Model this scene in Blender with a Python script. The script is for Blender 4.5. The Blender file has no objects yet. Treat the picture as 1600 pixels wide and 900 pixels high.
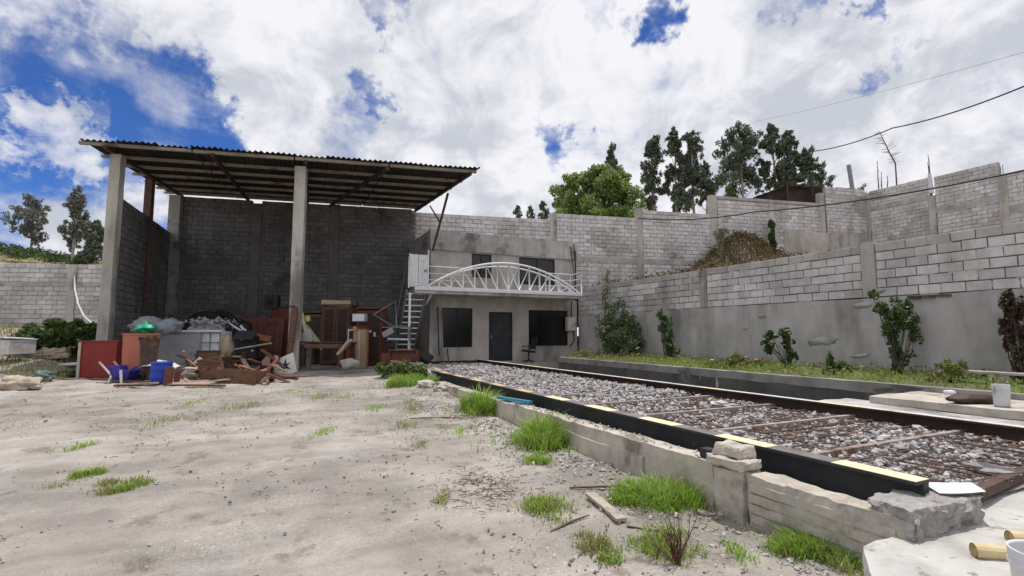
import bpy, math, random
import numpy as np
from mathutils import Vector, Matrix, Euler, noise as mn
random.seed(7); rng = np.random.default_rng(7)
R = math.radians
C = bpy.context.scene.collection
sc = bpy.context.scene

# ---------------------------------------------------------------- camera, light, sky
CAMZ = 1.6; FPX = 780.0; PITCH = R(5.274); YAW = R(25.343)
cam = bpy.data.cameras.new('camera'); camo = bpy.data.objects.new('camera', cam); C.objects.link(camo)
cam.sensor_width = 36.0; cam.lens = FPX / 1600 * 36; cam.clip_start = 0.05; cam.clip_end = 3000
camo.location = (0, 0, CAMZ); camo.rotation_euler = (R(90) + PITCH, 0, -YAW)
sc.camera = camo
sc.view_settings.view_transform = 'Standard'; sc.view_settings.look = 'None'
sc.view_settings.exposure = 0.0; sc.view_settings.gamma = 1.0; sc.view_settings.use_curve_mapping = False
sc.render.engine = 'CYCLES'
sc.cycles.use_denoising = True
sc.cycles.max_bounces = 6; sc.cycles.diffuse_bounces = 4; sc.cycles.transparent_max_bounces = 4

SUN_EL = 78.0; SUN_AZ = 58.0          # azimuth measured from +Y towards +X
sd = Vector((math.sin(R(SUN_AZ)) * math.cos(R(SUN_EL)), math.cos(R(SUN_AZ)) * math.cos(R(SUN_EL)), math.sin(R(SUN_EL))))
sun = bpy.data.lights.new('sun', 'SUN'); suno = bpy.data.objects.new('sun', sun); C.objects.link(suno)
sun.energy = 3.4; sun.angle = R(0.6); sun.color = (1.0, 0.955, 0.90)
suno.rotation_euler = (-sd).to_track_quat('-Z', 'Y').to_euler(); suno.location = (0, 0, 40)

def ray(px, py):
    """direction in the world of a point of the survey photograph (1600 x 900)"""
    x, y, zz = px - 800.0, FPX, 450.0 - py
    c, s = math.cos(PITCH), math.sin(PITCH)
    y, zz = c * y - s * zz, s * y + c * zz
    c, s = math.cos(-YAW), math.sin(-YAW)
    return Vector((c * x - s * y, s * x + c * y, zz))
CAM = Vector((0, 0, CAMZ)); HEAD = Vector((math.sin(YAW), math.cos(YAW), 0))
def gz(px, py, z): r = ray(px, py); return CAM + r * ((z - CAMZ) / r.z)
def gx(px, py, x): r = ray(px, py); return CAM + r * (x / r.x)
def gy(px, py, y): r = ray(px, py); return CAM + r * (y / r.y)
def at(px, py, fwd): r = ray(px, py); return CAM + r * (fwd / r.dot(HEAD))
def gl(px, py, p, d):
    """meets the vertical plane through p along d"""
    r = ray(px, py); n = Vector((-d[1], d[0], 0)); t = (Vector((p[0], p[1], 0)) - CAM).dot(n) / r.dot(n)
    return CAM + r * t
def fw(p): return (Vector(p) - CAM).dot(HEAD)

world = bpy.data.worlds.new('World'); sc.world = world; world.use_nodes = True
def build_sky():
    nt = world.node_tree; N = nt.nodes; L = nt.links; N.clear()
    def nd(t, **k):
        n = N.new(t)
        for a, b in k.items(): setattr(n, a, b)
        return n
    def mth(op, a, b=None, clamp=False):
        n = nd('ShaderNodeMath', operation=op); n.use_clamp = clamp
        for i, v in enumerate((a, b)):
            if v is None: continue
            if isinstance(v, (int, float)): n.inputs[i].default_value = v
            else: L.new(v, n.inputs[i])
        return n.outputs[0]
    def vm(op, a, b=None, out=0):
        n = nd('ShaderNodeVectorMath', operation=op)
        for i, v in enumerate((a, b)):
            if v is None: continue
            if isinstance(v, (tuple, Vector)): n.inputs[i].default_value = v
            else: L.new(v, n.inputs[i])
        return n.outputs[out]
    def mr(v, a, b, c=0.0, d=1.0, sm=True):
        n = nd('ShaderNodeMapRange'); n.interpolation_type = 'SMOOTHSTEP' if sm else 'LINEAR'
        L.new(v, n.inputs[0])
        for i, q in enumerate((a, b, c, d)): n.inputs[1 + i].default_value = q
        return n.outputs[0]
    sky = nd('ShaderNodeTexSky', sky_type='NISHITA'); sky.sun_disc = False
    sky.sun_elevation = R(SUN_EL); sky.sun_rotation = R(SUN_AZ); sky.altitude = 2700; sky.dust_density = 0.3
    d = nd('ShaderNodeTexCoord').outputs['Generated']
    sep = nd('ShaderNodeSeparateXYZ'); L.new(d, sep.inputs[0])
    den = mth('ADD', mth('MAXIMUM', sep.outputs[2], 0.0), 0.22)
    cmb = nd('ShaderNodeCombineXYZ'); L.new(mth('DIVIDE', sep.outputs[0], den), cmb.inputs[0]); L.new(mth('DIVIDE', sep.outputs[1], den), cmb.inputs[1])
    p = cmb.outputs[0]
    def nz(v, scale, det, rough, dist=0.0):
        n = nd('ShaderNodeTexNoise'); L.new(v, n.inputs['Vector'])
        n.inputs['Scale'].default_value = scale; n.inputs['Detail'].default_value = det
        n.inputs['Roughness'].default_value = rough; n.inputs['Distortion'].default_value = dist
        return n
    wob = nz(d, 9.0, 6, 0.62)
    d2 = vm('NORMALIZE', vm('ADD', d, vm('MULTIPLY', vm('SUBTRACT', wob.outputs['Color'], (0.5, 0.5, 0.5)), (0.24, 0.24, 0.24))))
    wob2 = nz(d, 26.0, 5, 0.6)
    d2 = vm('NORMALIZE', vm('ADD', d2, vm('MULTIPLY', vm('SUBTRACT', wob2.outputs['Color'], (0.5, 0.5, 0.5)), (0.10, 0.10, 0.10))))
    hole = None
    # openings in the cloud cover: survey point, radius in survey pixels, strength
    HOLES = [(-80, 165, 130, 1.2), (20, 168, 92, 1.25), (100, 190, 92, 1.25), (180, 196, 86, 1.25), (255, 192, 68, 1.2), (312, 186, 38, 1.05),
             (60, 238, 56, 1.2), (-40, 240, 60, 1.2), (558, 148, 26, .70), (592, 168, 20, .66), (1025, 20, 32, .92), (600, -6, 28, .8), (868, 218, 22, .55),
             (1240, 16, 26, .66), (1355, 122, 20, .64), (195, 45, 36, .7), (45, 8, 48, .7), (1420, 64, 18, .5), (545, 215, 40, .45),
             (290, 350, 30, .8), (335, 402, 26, .5), (930, 10, 30, .45), (1335, 3, 16, .6), (205, 330, 45, .5)]
    for px, py, rad, st in HOLES:
        h = ray(px, py).normalized()
        a = math.atan(rad / FPX)
        dt = vm('DOT_PRODUCT', d2, tuple(h), out=1)
        m = mth('MULTIPLY', mr(dt, math.cos(a * 1.45), math.cos(a * 0.1)), st)
        hole = m if hole is None else mth('MAXIMUM', hole, m)
    puff = None
    for px, py, rad, st in [(65, 206, 36, .85), (110, 204, 24, .8), (90, 240, 30, .75), (140, 182, 18, .5), (40, 208, 22, .7)]:
        h = ray(px, py).normalized(); a = math.atan(rad / FPX)
        dt = vm('DOT_PRODUCT', d2, tuple(h), out=1)
        m = mth('MULTIPLY', mr(dt, math.cos(a * 1.4), math.cos(a * 0.5)), st)
        puff = m if puff is None else mth('MAXIMUM', puff, m)
    hole = mth('SUBTRACT', hole, puff, True)
    n1 = nz(p, 2.6, 10, 0.60, 0.4)
    n3 = nz(d, 14.0, 8, 0.6)
    dens = mth('ADD', mth('ADD', mth('MULTIPLY', n1.outputs[0], 0.8), mth('MULTIPLY', n3.outputs[0], 0.5)), 0.12)
    dens = mth('SUBTRACT', dens, mth('MULTIPLY', hole, 0.34))
    alpha = mr(dens, 0.36, 0.72)
    n2 = nz(vm('ADD', p, (3.1, 7.7, 0)), 1.9, 9, 0.58, 0.6)
    n4 = nz(d, 7.5, 8, 0.62, 0.5)
    shade = mth('ADD', mth('MULTIPLY', n2.outputs[0], 0.6), mth('MULTIPLY', n4.outputs[0], 0.55))
    tone = mr(shade, 0.47, 0.655)
    cr = nd('ShaderNodeMix', data_type='RGBA'); L.new(tone, cr.inputs[0])
    cr.inputs[6].default_value = (0.58, 0.61, 0.68, 1); cr.inputs[7].default_value = (0.92, 0.92, 0.96, 1)
    tn = nd('ShaderNodeMix', data_type='RGBA', blend_type='MULTIPLY'); tn.inputs[0].default_value = 1; L.new(sky.outputs[0], tn.inputs[6]); tn.inputs[7].default_value = (.46, .80, 1.40, 1)
    bg1 = nd('ShaderNodeBackground'); L.new(tn.outputs[2], bg1.inputs[0]); bg1.inputs[1].default_value = 0.085
    bg2 = nd('ShaderNodeBackground'); L.new(cr.outputs[2], bg2.inputs[0]); bg2.inputs[1].default_value = 1.0
    mx = nd('ShaderNodeMixShader'); L.new(alpha, mx.inputs[0]); L.new(bg1.outputs[0], mx.inputs[1]); L.new(bg2.outputs[0], mx.inputs[2])
    out = nd('ShaderNodeOutputWorld'); L.new(mx.outputs[0], out.inputs[0])
build_sky()

# ---------------------------------------------------------------- materials
MATS = {}
def mat(name, c1, c2=None, scale=4.0, rough=0.85, bump=0.15, bscale=45.0, metal=0.0, rnd=0.0, stain=None, sscale=1.2, st=(0.52, 0.66),
        detail=6, streak=1.0, coat=0.0, trans=0.0, spec=0.35, stain2=None, s2scale=8.0, s2t=(0.58, 0.66), bdist=0.02, wst=None):
    m = bpy.data.materials.new(name); m.use_nodes = True; nt = m.node_tree; N = nt.nodes; L = nt.links
    b = N['Principled BSDF']; b.inputs['Roughness'].default_value = rough; b.inputs['Metallic'].default_value = metal
    b.inputs['Specular IOR Level'].default_value = spec
    tc = N.new('ShaderNodeTexCoord'); vec = tc.outputs['Object']
    oi = N.new('ShaderNodeObjectInfo'); ge = N.new('ShaderNodeNewGeometry')
    ad = N.new('ShaderNodeMath'); ad.operation = 'ADD'; L.new(oi.outputs['Random'], ad.inputs[0]); L.new(ge.outputs['Random Per Island'], ad.inputs[1])
    fr = N.new('ShaderNodeMath'); fr.operation = 'FRACT'; L.new(ad.outputs[0], fr.inputs[0]); r = fr.outputs[0]
    sv = N.new('ShaderNodeVectorMath'); sv.operation = 'SCALE'; sv.inputs[0].default_value = (17.0, 11.0, 23.0); L.new(r, sv.inputs['Scale'])
    av = N.new('ShaderNodeVectorMath'); av.operation = 'ADD'; L.new(vec, av.inputs[0]); L.new(sv.outputs[0], av.inputs[1])
    vec2 = av.outputs[0] if rnd > 0 else vec
    def nz(v, s, d=detail, ro=0.6, sq=1.0):
        if sq != 1.0:
            mp = N.new('ShaderNodeMapping'); mp.inputs['Scale'].default_value = (1, 1, 1.0 / sq); L.new(v, mp.inputs[0]); v = mp.outputs[0]
        n = N.new('ShaderNodeTexNoise'); n.inputs['Scale'].default_value = s; n.inputs['Detail'].default_value = d; n.inputs['Roughness'].default_value = ro
        L.new(v, n.inputs['Vector']); return n.outputs[0]
    def mr(v, a, b_):
        n = N.new('ShaderNodeMapRange'); n.interpolation_type = 'SMOOTHSTEP'; L.new(v, n.inputs[0]); n.inputs[1].default_value = a; n.inputs[2].default_value = b_; return n.outputs[0]
    def mix(f, a, b_, mode='MIX'):
        n = N.new('ShaderNodeMix'); n.data_type = 'RGBA'; n.blend_type = mode
        if isinstance(f, (int, float)): n.inputs[0].default_value = f
        else: L.new(f, n.inputs[0])
        for i, q in ((6, a), (7, b_)):
            if isinstance(q, tuple): n.inputs[i].default_value = (*q, 1)
            else: L.new(q, n.inputs[i])
        return n.outputs[2]
    if c2 is None: c2 = tuple(x * 0.82 for x in c1)
    col = mix(mr(nz(vec2, scale, detail, 0.6, streak), 0.32, 0.68), c1, c2)
    if stain: col = mix(mr(nz(vec, sscale, 7, 0.65, streak), *st), col, stain)
    if stain2: col = mix(mr(nz(vec2, s2scale, 6, 0.6), *s2t), col, stain2)
    if wst:
        lo_, sc_, sq_ = wst; v_ = ge.outputs['Position']
        f1 = mr(nz(v_, sc_, 7, .66), .40, .64); f2 = mr(nz(v_, sc_ * 2.6, 6, .62, sq_), .44, .70)
        col = mix(f1, col, tuple(1 - (1 - lo_) * .7 for _ in range(3)), 'MULTIPLY'); col = mix(f2, col, (lo_, lo_ * .99, lo_ * .97), 'MULTIPLY')
    if rnd > 0:
        k = N.new('ShaderNodeMapRange'); L.new(r, k.inputs[0]); k.inputs[3].default_value = 1 - rnd; k.inputs[4].default_value = 1 + rnd * 0.6
        hs = N.new('ShaderNodeHueSaturation'); L.new(k.outputs[0], hs.inputs['Value']); L.new(col, hs.inputs['Color']); col = hs.outputs[0]
    L.new(col, b.inputs['Base Color'])
    if bump > 0:
        bp = N.new('ShaderNodeBump'); bp.inputs['Strength'].default_value = bump; bp.inputs['Distance'].default_value = bdist
        L.new(nz(vec2, bscale, 8, 0.65), bp.inputs['Height']); L.new(bp.outputs[0], b.inputs['Normal'])
    if trans > 0:
        tr = N.new('ShaderNodeBsdfTranslucent'); L.new(col, tr.inputs[0]); ms = N.new('ShaderNodeMixShader'); ms.inputs[0].default_value = trans
        L.new(b.outputs[0], ms.inputs[1]); L.new(tr.outputs[0], ms.inputs[2]); L.new(ms.outputs[0], N['Material Output'].inputs[0])
    if coat: b.inputs['Coat Weight'].default_value = coat
    MATS[name] = m; return m
M = MATS
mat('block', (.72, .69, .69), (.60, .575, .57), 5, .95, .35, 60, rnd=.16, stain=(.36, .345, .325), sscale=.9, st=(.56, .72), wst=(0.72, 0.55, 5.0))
mat('block_old', (.23, .225, .222), (.165, .16, .158), 5, .95, .35, 60, rnd=.16, stain=(.11, .105, .10), sscale=.9, st=(.54, .70), wst=(0.6, 0.5, 5.0))  # darker copy of block; interior shade of the shed put into its colour
mat('shaded_concrete', (.17, .16, .15), (.12, .113, .106), 2.0, .93, .3, 30)  # concrete darkened so its colour carries the shade inside the shed
mat('dusty_rust', (.36, .32, .30), (.28, .235, .215), 5, .9, .3, 50, stain=(.16, .09, .06), sscale=3)
mat('block_smeared', (.54, .51, .49), (.45, .425, .405), 5, .95, .35, 40, rnd=.10, wst=(0.75, 0.6, 5.0))
mat('mortar', (.36, .345, .325), (.28, .268, .25), 3, .95, .5, 30, stain=(.14, .135, .125), sscale=1.3)
mat('dark_mortar', (.17, .165, .16), (.12, .117, .112), 3, .95, .5, 30)
mat('concrete', (.50, .482, .465), (.40, .388, .373), 2.2, .92, .35, 38, stain=(.19, .183, .172), sscale=.8, stain2=(.40, .39, .38), s2scale=3.0, wst=(0.72, 0.7, 5.0))
mat('column_concrete', (.55, .515, .47), (.45, .42, .385), 2.0, .92, .3, 30, stain=(.22, .205, .185), sscale=.9, streak=3.0, wst=(0.72, 0.8, 7.0))
mat('plaster', (.56, .535, .53), (.47, .45, .445), 1.1, .93, .35, 22, stain=(.29, .277, .272), sscale=.55, st=(.48, .74), stain2=(.50, .48, .465), s2scale=1.7, streak=2.2, wst=(0.72, 0.45, 6.0))
mat('building_render', (.50, .465, .43), (.42, .392, .362), 1.2, .93, .3, 22, stain=(.26, .243, .225), sscale=.8, streak=2.5, wst=(0.72, 0.6, 6.0))
mat('kerb_concrete', (.56, .51, .445), (.46, .415, .36), 2.6, .93, .4, 35, stain=(.26, .235, .20), sscale=1.4, stain2=(.47, .445, .41), s2scale=5, wst=(0.76, 1.3, 1.0))
mat('pale_slab', (.55, .535, .515), (.47, .455, .44), 2.0, .9, .3, 40, stain=(.36, .35, .33), sscale=1.6, stain2=(.26, .245, .225), s2scale=9, s2t=(.58, .68), wst=(0.78, 1.1, 1.0))
mat('bed_wall', (.12, .118, .112), (.07, .068, .066), 2.0, .95, .4, 25, stain=(.45, .46, .49), sscale=1.6, st=(.60, .66), streak=2.5)
mat('old_coping', (.30, .285, .265), (.20, .19, .178), 1.6, .95, .4, 25, stain=(.10, .098, .094), sscale=1.4, st=(.50, .66), streak=2)
mat('white_paint', (.78, .78, .80), (.70, .70, .72), 6, .55, .06, 60, stain=(.45, .40, .35), sscale=2.5, st=(.62, .72))
mat('white_plastic', (.70, .71, .73), (.60, .61, .63), 5, .45, .03, 30, stain=(.42, .39, .36), sscale=8, st=(.54, .70))
mat('beam_black', (.020, .023, .029), (.036, .038, .043), 3, .6, .25, 30, stain=(.062, .046, .037), sscale=1.8, st=(.56, .74), stain2=(.10, .094, .088), s2scale=11, s2t=(.64, .74))
mat('flange_grey', (.20, .185, .185), (.13, .115, .11), 6, .6, .15, 40, stain=(.13, .075, .048), sscale=2.2, st=(.55, .68))
mat('yellow_paint', (.80, .70, .46), (.74, .62, .38), 7, .6, .1, 40, stain=(.52, .37, .2), sscale=3, st=(.62, .72))
mat('orange_worn', (.56, .42, .26), (.44, .30, .18), 7, .65, .12, 40, stain=(.66, .52, .28), sscale=3, st=(.55, .68))
mat('rust', (.13, .082, .066), (.08, .052, .044), 9, .9, .35, 60, rnd=.2, stain=(.19, .11, .075), sscale=4)
mat('rust_dark', (.060, .038, .030), (.035, .025, .022), 5, .9, .3, 50, stain=(.10, .055, .035), sscale=2.5)
mat('roof_sheet', (.050, .043, .038), (.030, .026, .024), 2.2, .8, .15, 25, rnd=.25, stain=(.095, .065, .045), sscale=1.3, st=(.54, .7))
mat('purlin_pale', (.34, .30, .25), (.25, .215, .175), 4, .8, .15, 40, stain=(.13, .08, .055), sscale=1.6, st=(.55, .66))
mat('grille_black', (.012, .012, .013), (.02, .02, .022), 6, .6, .1, 30)
mat('glass_dark', (.008, .009, .010), None, 3, .12, 0, spec=.5)
mat('gravel_stone', (.54, .52, .52), (.36, .345, .35), 9, .95, .4, 60, rnd=.40, stain=(.20, .15, .13), sscale=2.2, st=(.60, .74))
mat('pebble', (.46, .44, .42), (.34, .315, .29), 20, .95, .3, 80, rnd=.40)
mat('clod', (.23, .20, .175), (.15, .13, .11), 20, .97, .3, 60, rnd=.3)
mat('grey_white', (.60, .61, .63), (.52, .53, .55), 4, .5, .05, 30, stain=(.42, .41, .39), sscale=6, st=(.55, .7))
mat('rock', (.50, .47, .43), (.36, .335, .31), 7, .95, .5, 40, rnd=.15, stain=(.28, .25, .22), sscale=4)
mat('broken_concrete', (.50, .475, .46), (.38, .36, .345), 9, .95, 1.0, 20, stain=(.24, .215, .205), sscale=6, stain2=(.56, .54, .53), s2scale=14, bdist=.05)
mat('red_paint', (.27, .034, .026), (.215, .03, .024), 3, .6, .1, 30, stain=(.14, .045, .032), sscale=2.2, st=(.6, .72))
mat('orange_plastic', (.47, .165, .10), (.42, .14, .085), 3, .6, .08, 25, stain=(.33, .15, .10), sscale=2.4, st=(.58, .74))
mat('grey_plastic', (.36, .365, .38), (.31, .315, .33), 2.5, .7, .1, 25, stain=(.24, .235, .235), sscale=1.6)
mat('grey_bag', (.26, .275, .31), (.18, .195, .225), 7, .5, .5, 14)
mat('black_plastic', (.014, .014, .015), (.022, .022, .024), 5, .5, .2, 20)
mat('rubber', (.016, .016, .016), (.026, .025, .024), 5, .85, .3, 30)
mat('green_plastic', (.02, .36, .20), (.015, .27, .15), 8, .4, .5, 14)
mat('blue_plastic', (.022, .055, .42), (.018, .045, .33), 4, .5, .08, 25, stain=(.12, .14, .30), sscale=4, st=(.6, .75))
mat('indigo_plastic', (.045, .035, .30), (.036, .028, .24), 4, .5, .08, 25)
mat('teal_paint', (.06, .27, .38), (.05, .2, .3), 6, .6, .1, 40)
mat('wood_brown', (.165, .085, .05), (.11, .055, .034), 5, .7, .2, 40, streak=.2, stain=(.075, .04, .026), sscale=2.5)
mat('wood_red', (.155, .050, .032), (.105, .034, .024), 4, .65, .15, 30, stain=(.07, .028, .02), sscale=2)
mat('wood_dark', (.060, .033, .025), (.036, .022, .018), 5, .6, .15, 30)
mat('wood_orange', (.30, .125, .055), (.24, .095, .045), 5, .65, .15, 30)
mat('wood_pale', (.46, .37, .26), (.38, .30, .21), 6, .8, .2, 50, streak=.2)
mat('wood_weathered', (.44, .385, .335), (.34, .295, .255), 8, .85, .35, 60, stain=(.25, .21, .18), sscale=6)
mat('cardboard', (.36, .245, .155), (.32, .215, .135), 4, .9, .1, 30)
mat('pink_board', (.40, .27, .225), (.34, .225, .19), 3, .85, .1, 30)
mat('cream', (.52, .43, .30), (.45, .365, .25), 4, .8, .12, 30)
mat('offwhite', (.64, .63, .61), (.55, .54, .52), 4, .7, .12, 30, stain=(.40, .37, .33), sscale=3)
mat('lime_strip', (.55, .56, .26), (.46, .46, .22), 8, .7, .1, 40)
mat('sackcloth', (.52, .435, .36), (.42, .345, .28), 8, .95, .5, 50, stain=(.33, .26, .205), sscale=4)
mat('green_sheet', (.12, .17, .16), (.09, .13, .125), 5, .6, .3, 16)
mat('rubble', (.38, .37, .40), (.27, .265, .29), 9, .95, .6, 25, rnd=.2)
mat('bark', (.13, .105, .085), (.08, .066, .055), 12, .95, .5, 40)
mat('pale_bark', (.42, .39, .36), (.28, .25, .23), 5, .9, .3, 40)
mat('leaf_euca', (.085, .125, .07), (.13, .16, .105), 1.0, .55, 0, rnd=.45, trans=.18)
mat('leaf_euca_grey', (.15, .165, .14), (.21, .215, .19), 1.0, .6, 0, rnd=.4, trans=.15)
mat('leaf_bright', (.26, .36, .105), (.33, .42, .14), 1.0, .5, 0, rnd=.40, trans=.4)
mat('leaf_tree', (.13, .20, .055), (.18, .25, .08), 1.0, .5, 0, rnd=.45, trans=.35)
mat('leaf_dark', (.065, .115, .04), (.09, .145, .05), 2.0, .5, 0, rnd=.45, trans=.25)
mat('leaf_silver', (.36, .36, .26), (.28, .30, .2), 2.0, .6, 0, rnd=.4, trans=.2)
mat('leaf_mid', (.085, .15, .04), (.12, .185, .055), 2.0, .5, 0, rnd=.45, trans=.3)
mat('leaf_yellow', (.26, .27, .075), (.20, .225, .06), 2.0, .6, 0, rnd=.35, trans=.3)
mat('leaf_red', (.10, .035, .035), (.065, .03, .03), 2.0, .6, 0, rnd=.4, trans=.2)
mat('petal_pink', (.68, .28, .32), (.75, .42, .44), 3, .6, 0, rnd=.2, trans=.3)
mat('petal_white', (.80, .76, .70), (.75, .66, .58), 3, .6, 0, rnd=.2, trans=.3)
mat('grass', (.25, .45, .05), (.34, .53, .08), 1.5, .5, 0, rnd=.35, trans=.35)
mat('grass_dull', (.27, .33, .09), (.36, .38, .13), 1.5, .6, 0, rnd=.4, trans=.3)
mat('grass_dry', (.30, .235, .13), (.36, .29, .17), 1.5, .8, 0, rnd=.4, trans=.25)
mat('grass_brown', (.12, .078, .034), (.19, .125, .055), 1.0, .9, 0, rnd=.5, trans=.2)
mat('twig', (.10, .065, .05), (.16, .105, .08), 6, .9, .1, 30, rnd=.3)
mat('twig_red', (.13, .055, .05), (.09, .045, .04), 6, .9, .1, 30, rnd=.3)
mat('bank_soil', (.30, .265, .225), (.24, .205, .17), .8, .97, .4, 12, stain=(.22, .19, .10), sscale=.5, st=(.6, .72))
mat('field', (.34, .285, .17), (.27, .235, .13), .15, .97, .3, 3, stain=(.14, .16, .055), sscale=.06)
mat('bed_soil', (.12, .10, .07), (.09, .08, .05), 3, .97, .4, 20, stain=(.10, .16, .035), sscale=1.3, st=(.45, .6))
mat('cable', (.018, .018, .02), None, 3, .6, 0)
mat('steel_grey', (.30, .31, .33), (.22, .225, .24), 5, .5, .1, 40, metal=.3, stain=(.16, .11, .08), sscale=3, st=(.6, .7))
mat('bamboo', (.60, .50, .29), (.48, .38, .20), 8, .6, .15, 30, stain=(.30, .22, .12), sscale=9, st=(.54, .70))

def ground_material():
    m = mat('dirt', (.41, .372, .34), (.325, .29, .262), .55, .97, .75, 24, stain=(.45, .42, .39), sscale=.42, st=(.50, .64), stain2=(.235, .20, .17), s2scale=1.9, s2t=(.56, .68), bdist=.045)
    nt = m.node_tree; N = nt.nodes; L = nt.links; b = N['Principled BSDF']
    src = b.inputs['Base Color'].links[0].from_socket
    tc = N.new('ShaderNodeTexCoord'); v = tc.outputs['Object']
    def speck(scale, lo, hi, colour, src, seed):
        vo = N.new('ShaderNodeTexVoronoi'); vo.inputs['Scale'].default_value = scale; vo.inputs['Randomness'].default_value = 1
        mp = N.new('ShaderNodeMapping'); mp.inputs['Location'].default_value = (seed, seed * .7, 0); L.new(v, mp.inputs[0]); L.new(mp.outputs[0], vo.inputs['Vector'])
        k = N.new('ShaderNodeMapRange'); L.new(vo.outputs['Distance'], k.inputs[0]); k.inputs[1].default_value = hi; k.inputs[2].default_value = lo
        nz = N.new('ShaderNodeTexNoise'); nz.inputs['Scale'].default_value = 1.1; nz.inputs['Detail'].default_value = 4; L.new(mp.outputs[0], nz.inputs['Vector'])
        k2 = N.new('ShaderNodeMapRange'); L.new(nz.outputs[0], k2.inputs[0]); k2.inputs[1].default_value = .46; k2.inputs[2].default_value = .60
        mu = N.new('ShaderNodeMath'); mu.operation = 'MULTIPLY'; L.new(k.outputs[0], mu.inputs[0]); L.new(k2.outputs[0], mu.inputs[1])
        mx = N.new('ShaderNodeMix'); mx.data_type = 'RGBA'; L.new(mu.outputs[0], mx.inputs[0]); L.new(src, mx.inputs[6]); mx.inputs[7].default_value = (*colour, 1)
        return mx.outputs[2]
    src = speck(17, .12, .24, (.54, .52, .50), src, 3.0)
    src = speck(34, .14, .26, (.20, .17, .14), src, 9.0)
    src = speck(9, .06, .15, (.24, .205, .17), src, 5.0)
    src = speck(60, .16, .30, (.50, .47, .44), src, 14.0)
    src = speck(75, .14, .28, (.17, .145, .12), src, 21.0)
    mp = N.new('ShaderNodeMapping'); mp.inputs['Rotation'].default_value = (0, 0, YAW - .25); mp.inputs['Scale'].default_value = (.45, 2.4, 1); L.new(v, mp.inputs[0])
    sn = N.new('ShaderNodeTexNoise'); sn.inputs['Scale'].default_value = 1.0; sn.inputs['Detail'].default_value = 8; sn.inputs['Roughness'].default_value = .62; L.new(mp.outputs[0], sn.inputs['Vector'])
    ks = N.new('ShaderNodeMapRange'); L.new(sn.outputs[0], ks.inputs[0]); ks.inputs[1].default_value = .38; ks.inputs[2].default_value = .64; ks.inputs[3].default_value = .84; ks.inputs[4].default_value = 1.12
    h2 = N.new('ShaderNodeHueSaturation'); L.new(ks.outputs[0], h2.inputs['Value']); L.new(src, h2.inputs['Color']); src = h2.outputs[0]
    gn = N.new('ShaderNodeTexNoise'); gn.inputs['Scale'].default_value = .75; gn.inputs['Detail'].default_value = 9; gn.inputs['Roughness'].default_value = .68; L.new(v, gn.inputs['Vector'])
    k = N.new('ShaderNodeMapRange'); L.new(gn.outputs[0], k.inputs[0]); k.inputs[1].default_value = .40; k.inputs[2].default_value = .62; k.inputs[3].default_value = .74; k.inputs[4].default_value = 1.12
    hs = N.new('ShaderNodeHueSaturation'); L.new(k.outputs[0], hs.inputs['Value']); L.new(src, hs.inputs['Color'])
    L.new(hs.outputs[0], b.inputs['Base Color'])
ground_material()

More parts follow.
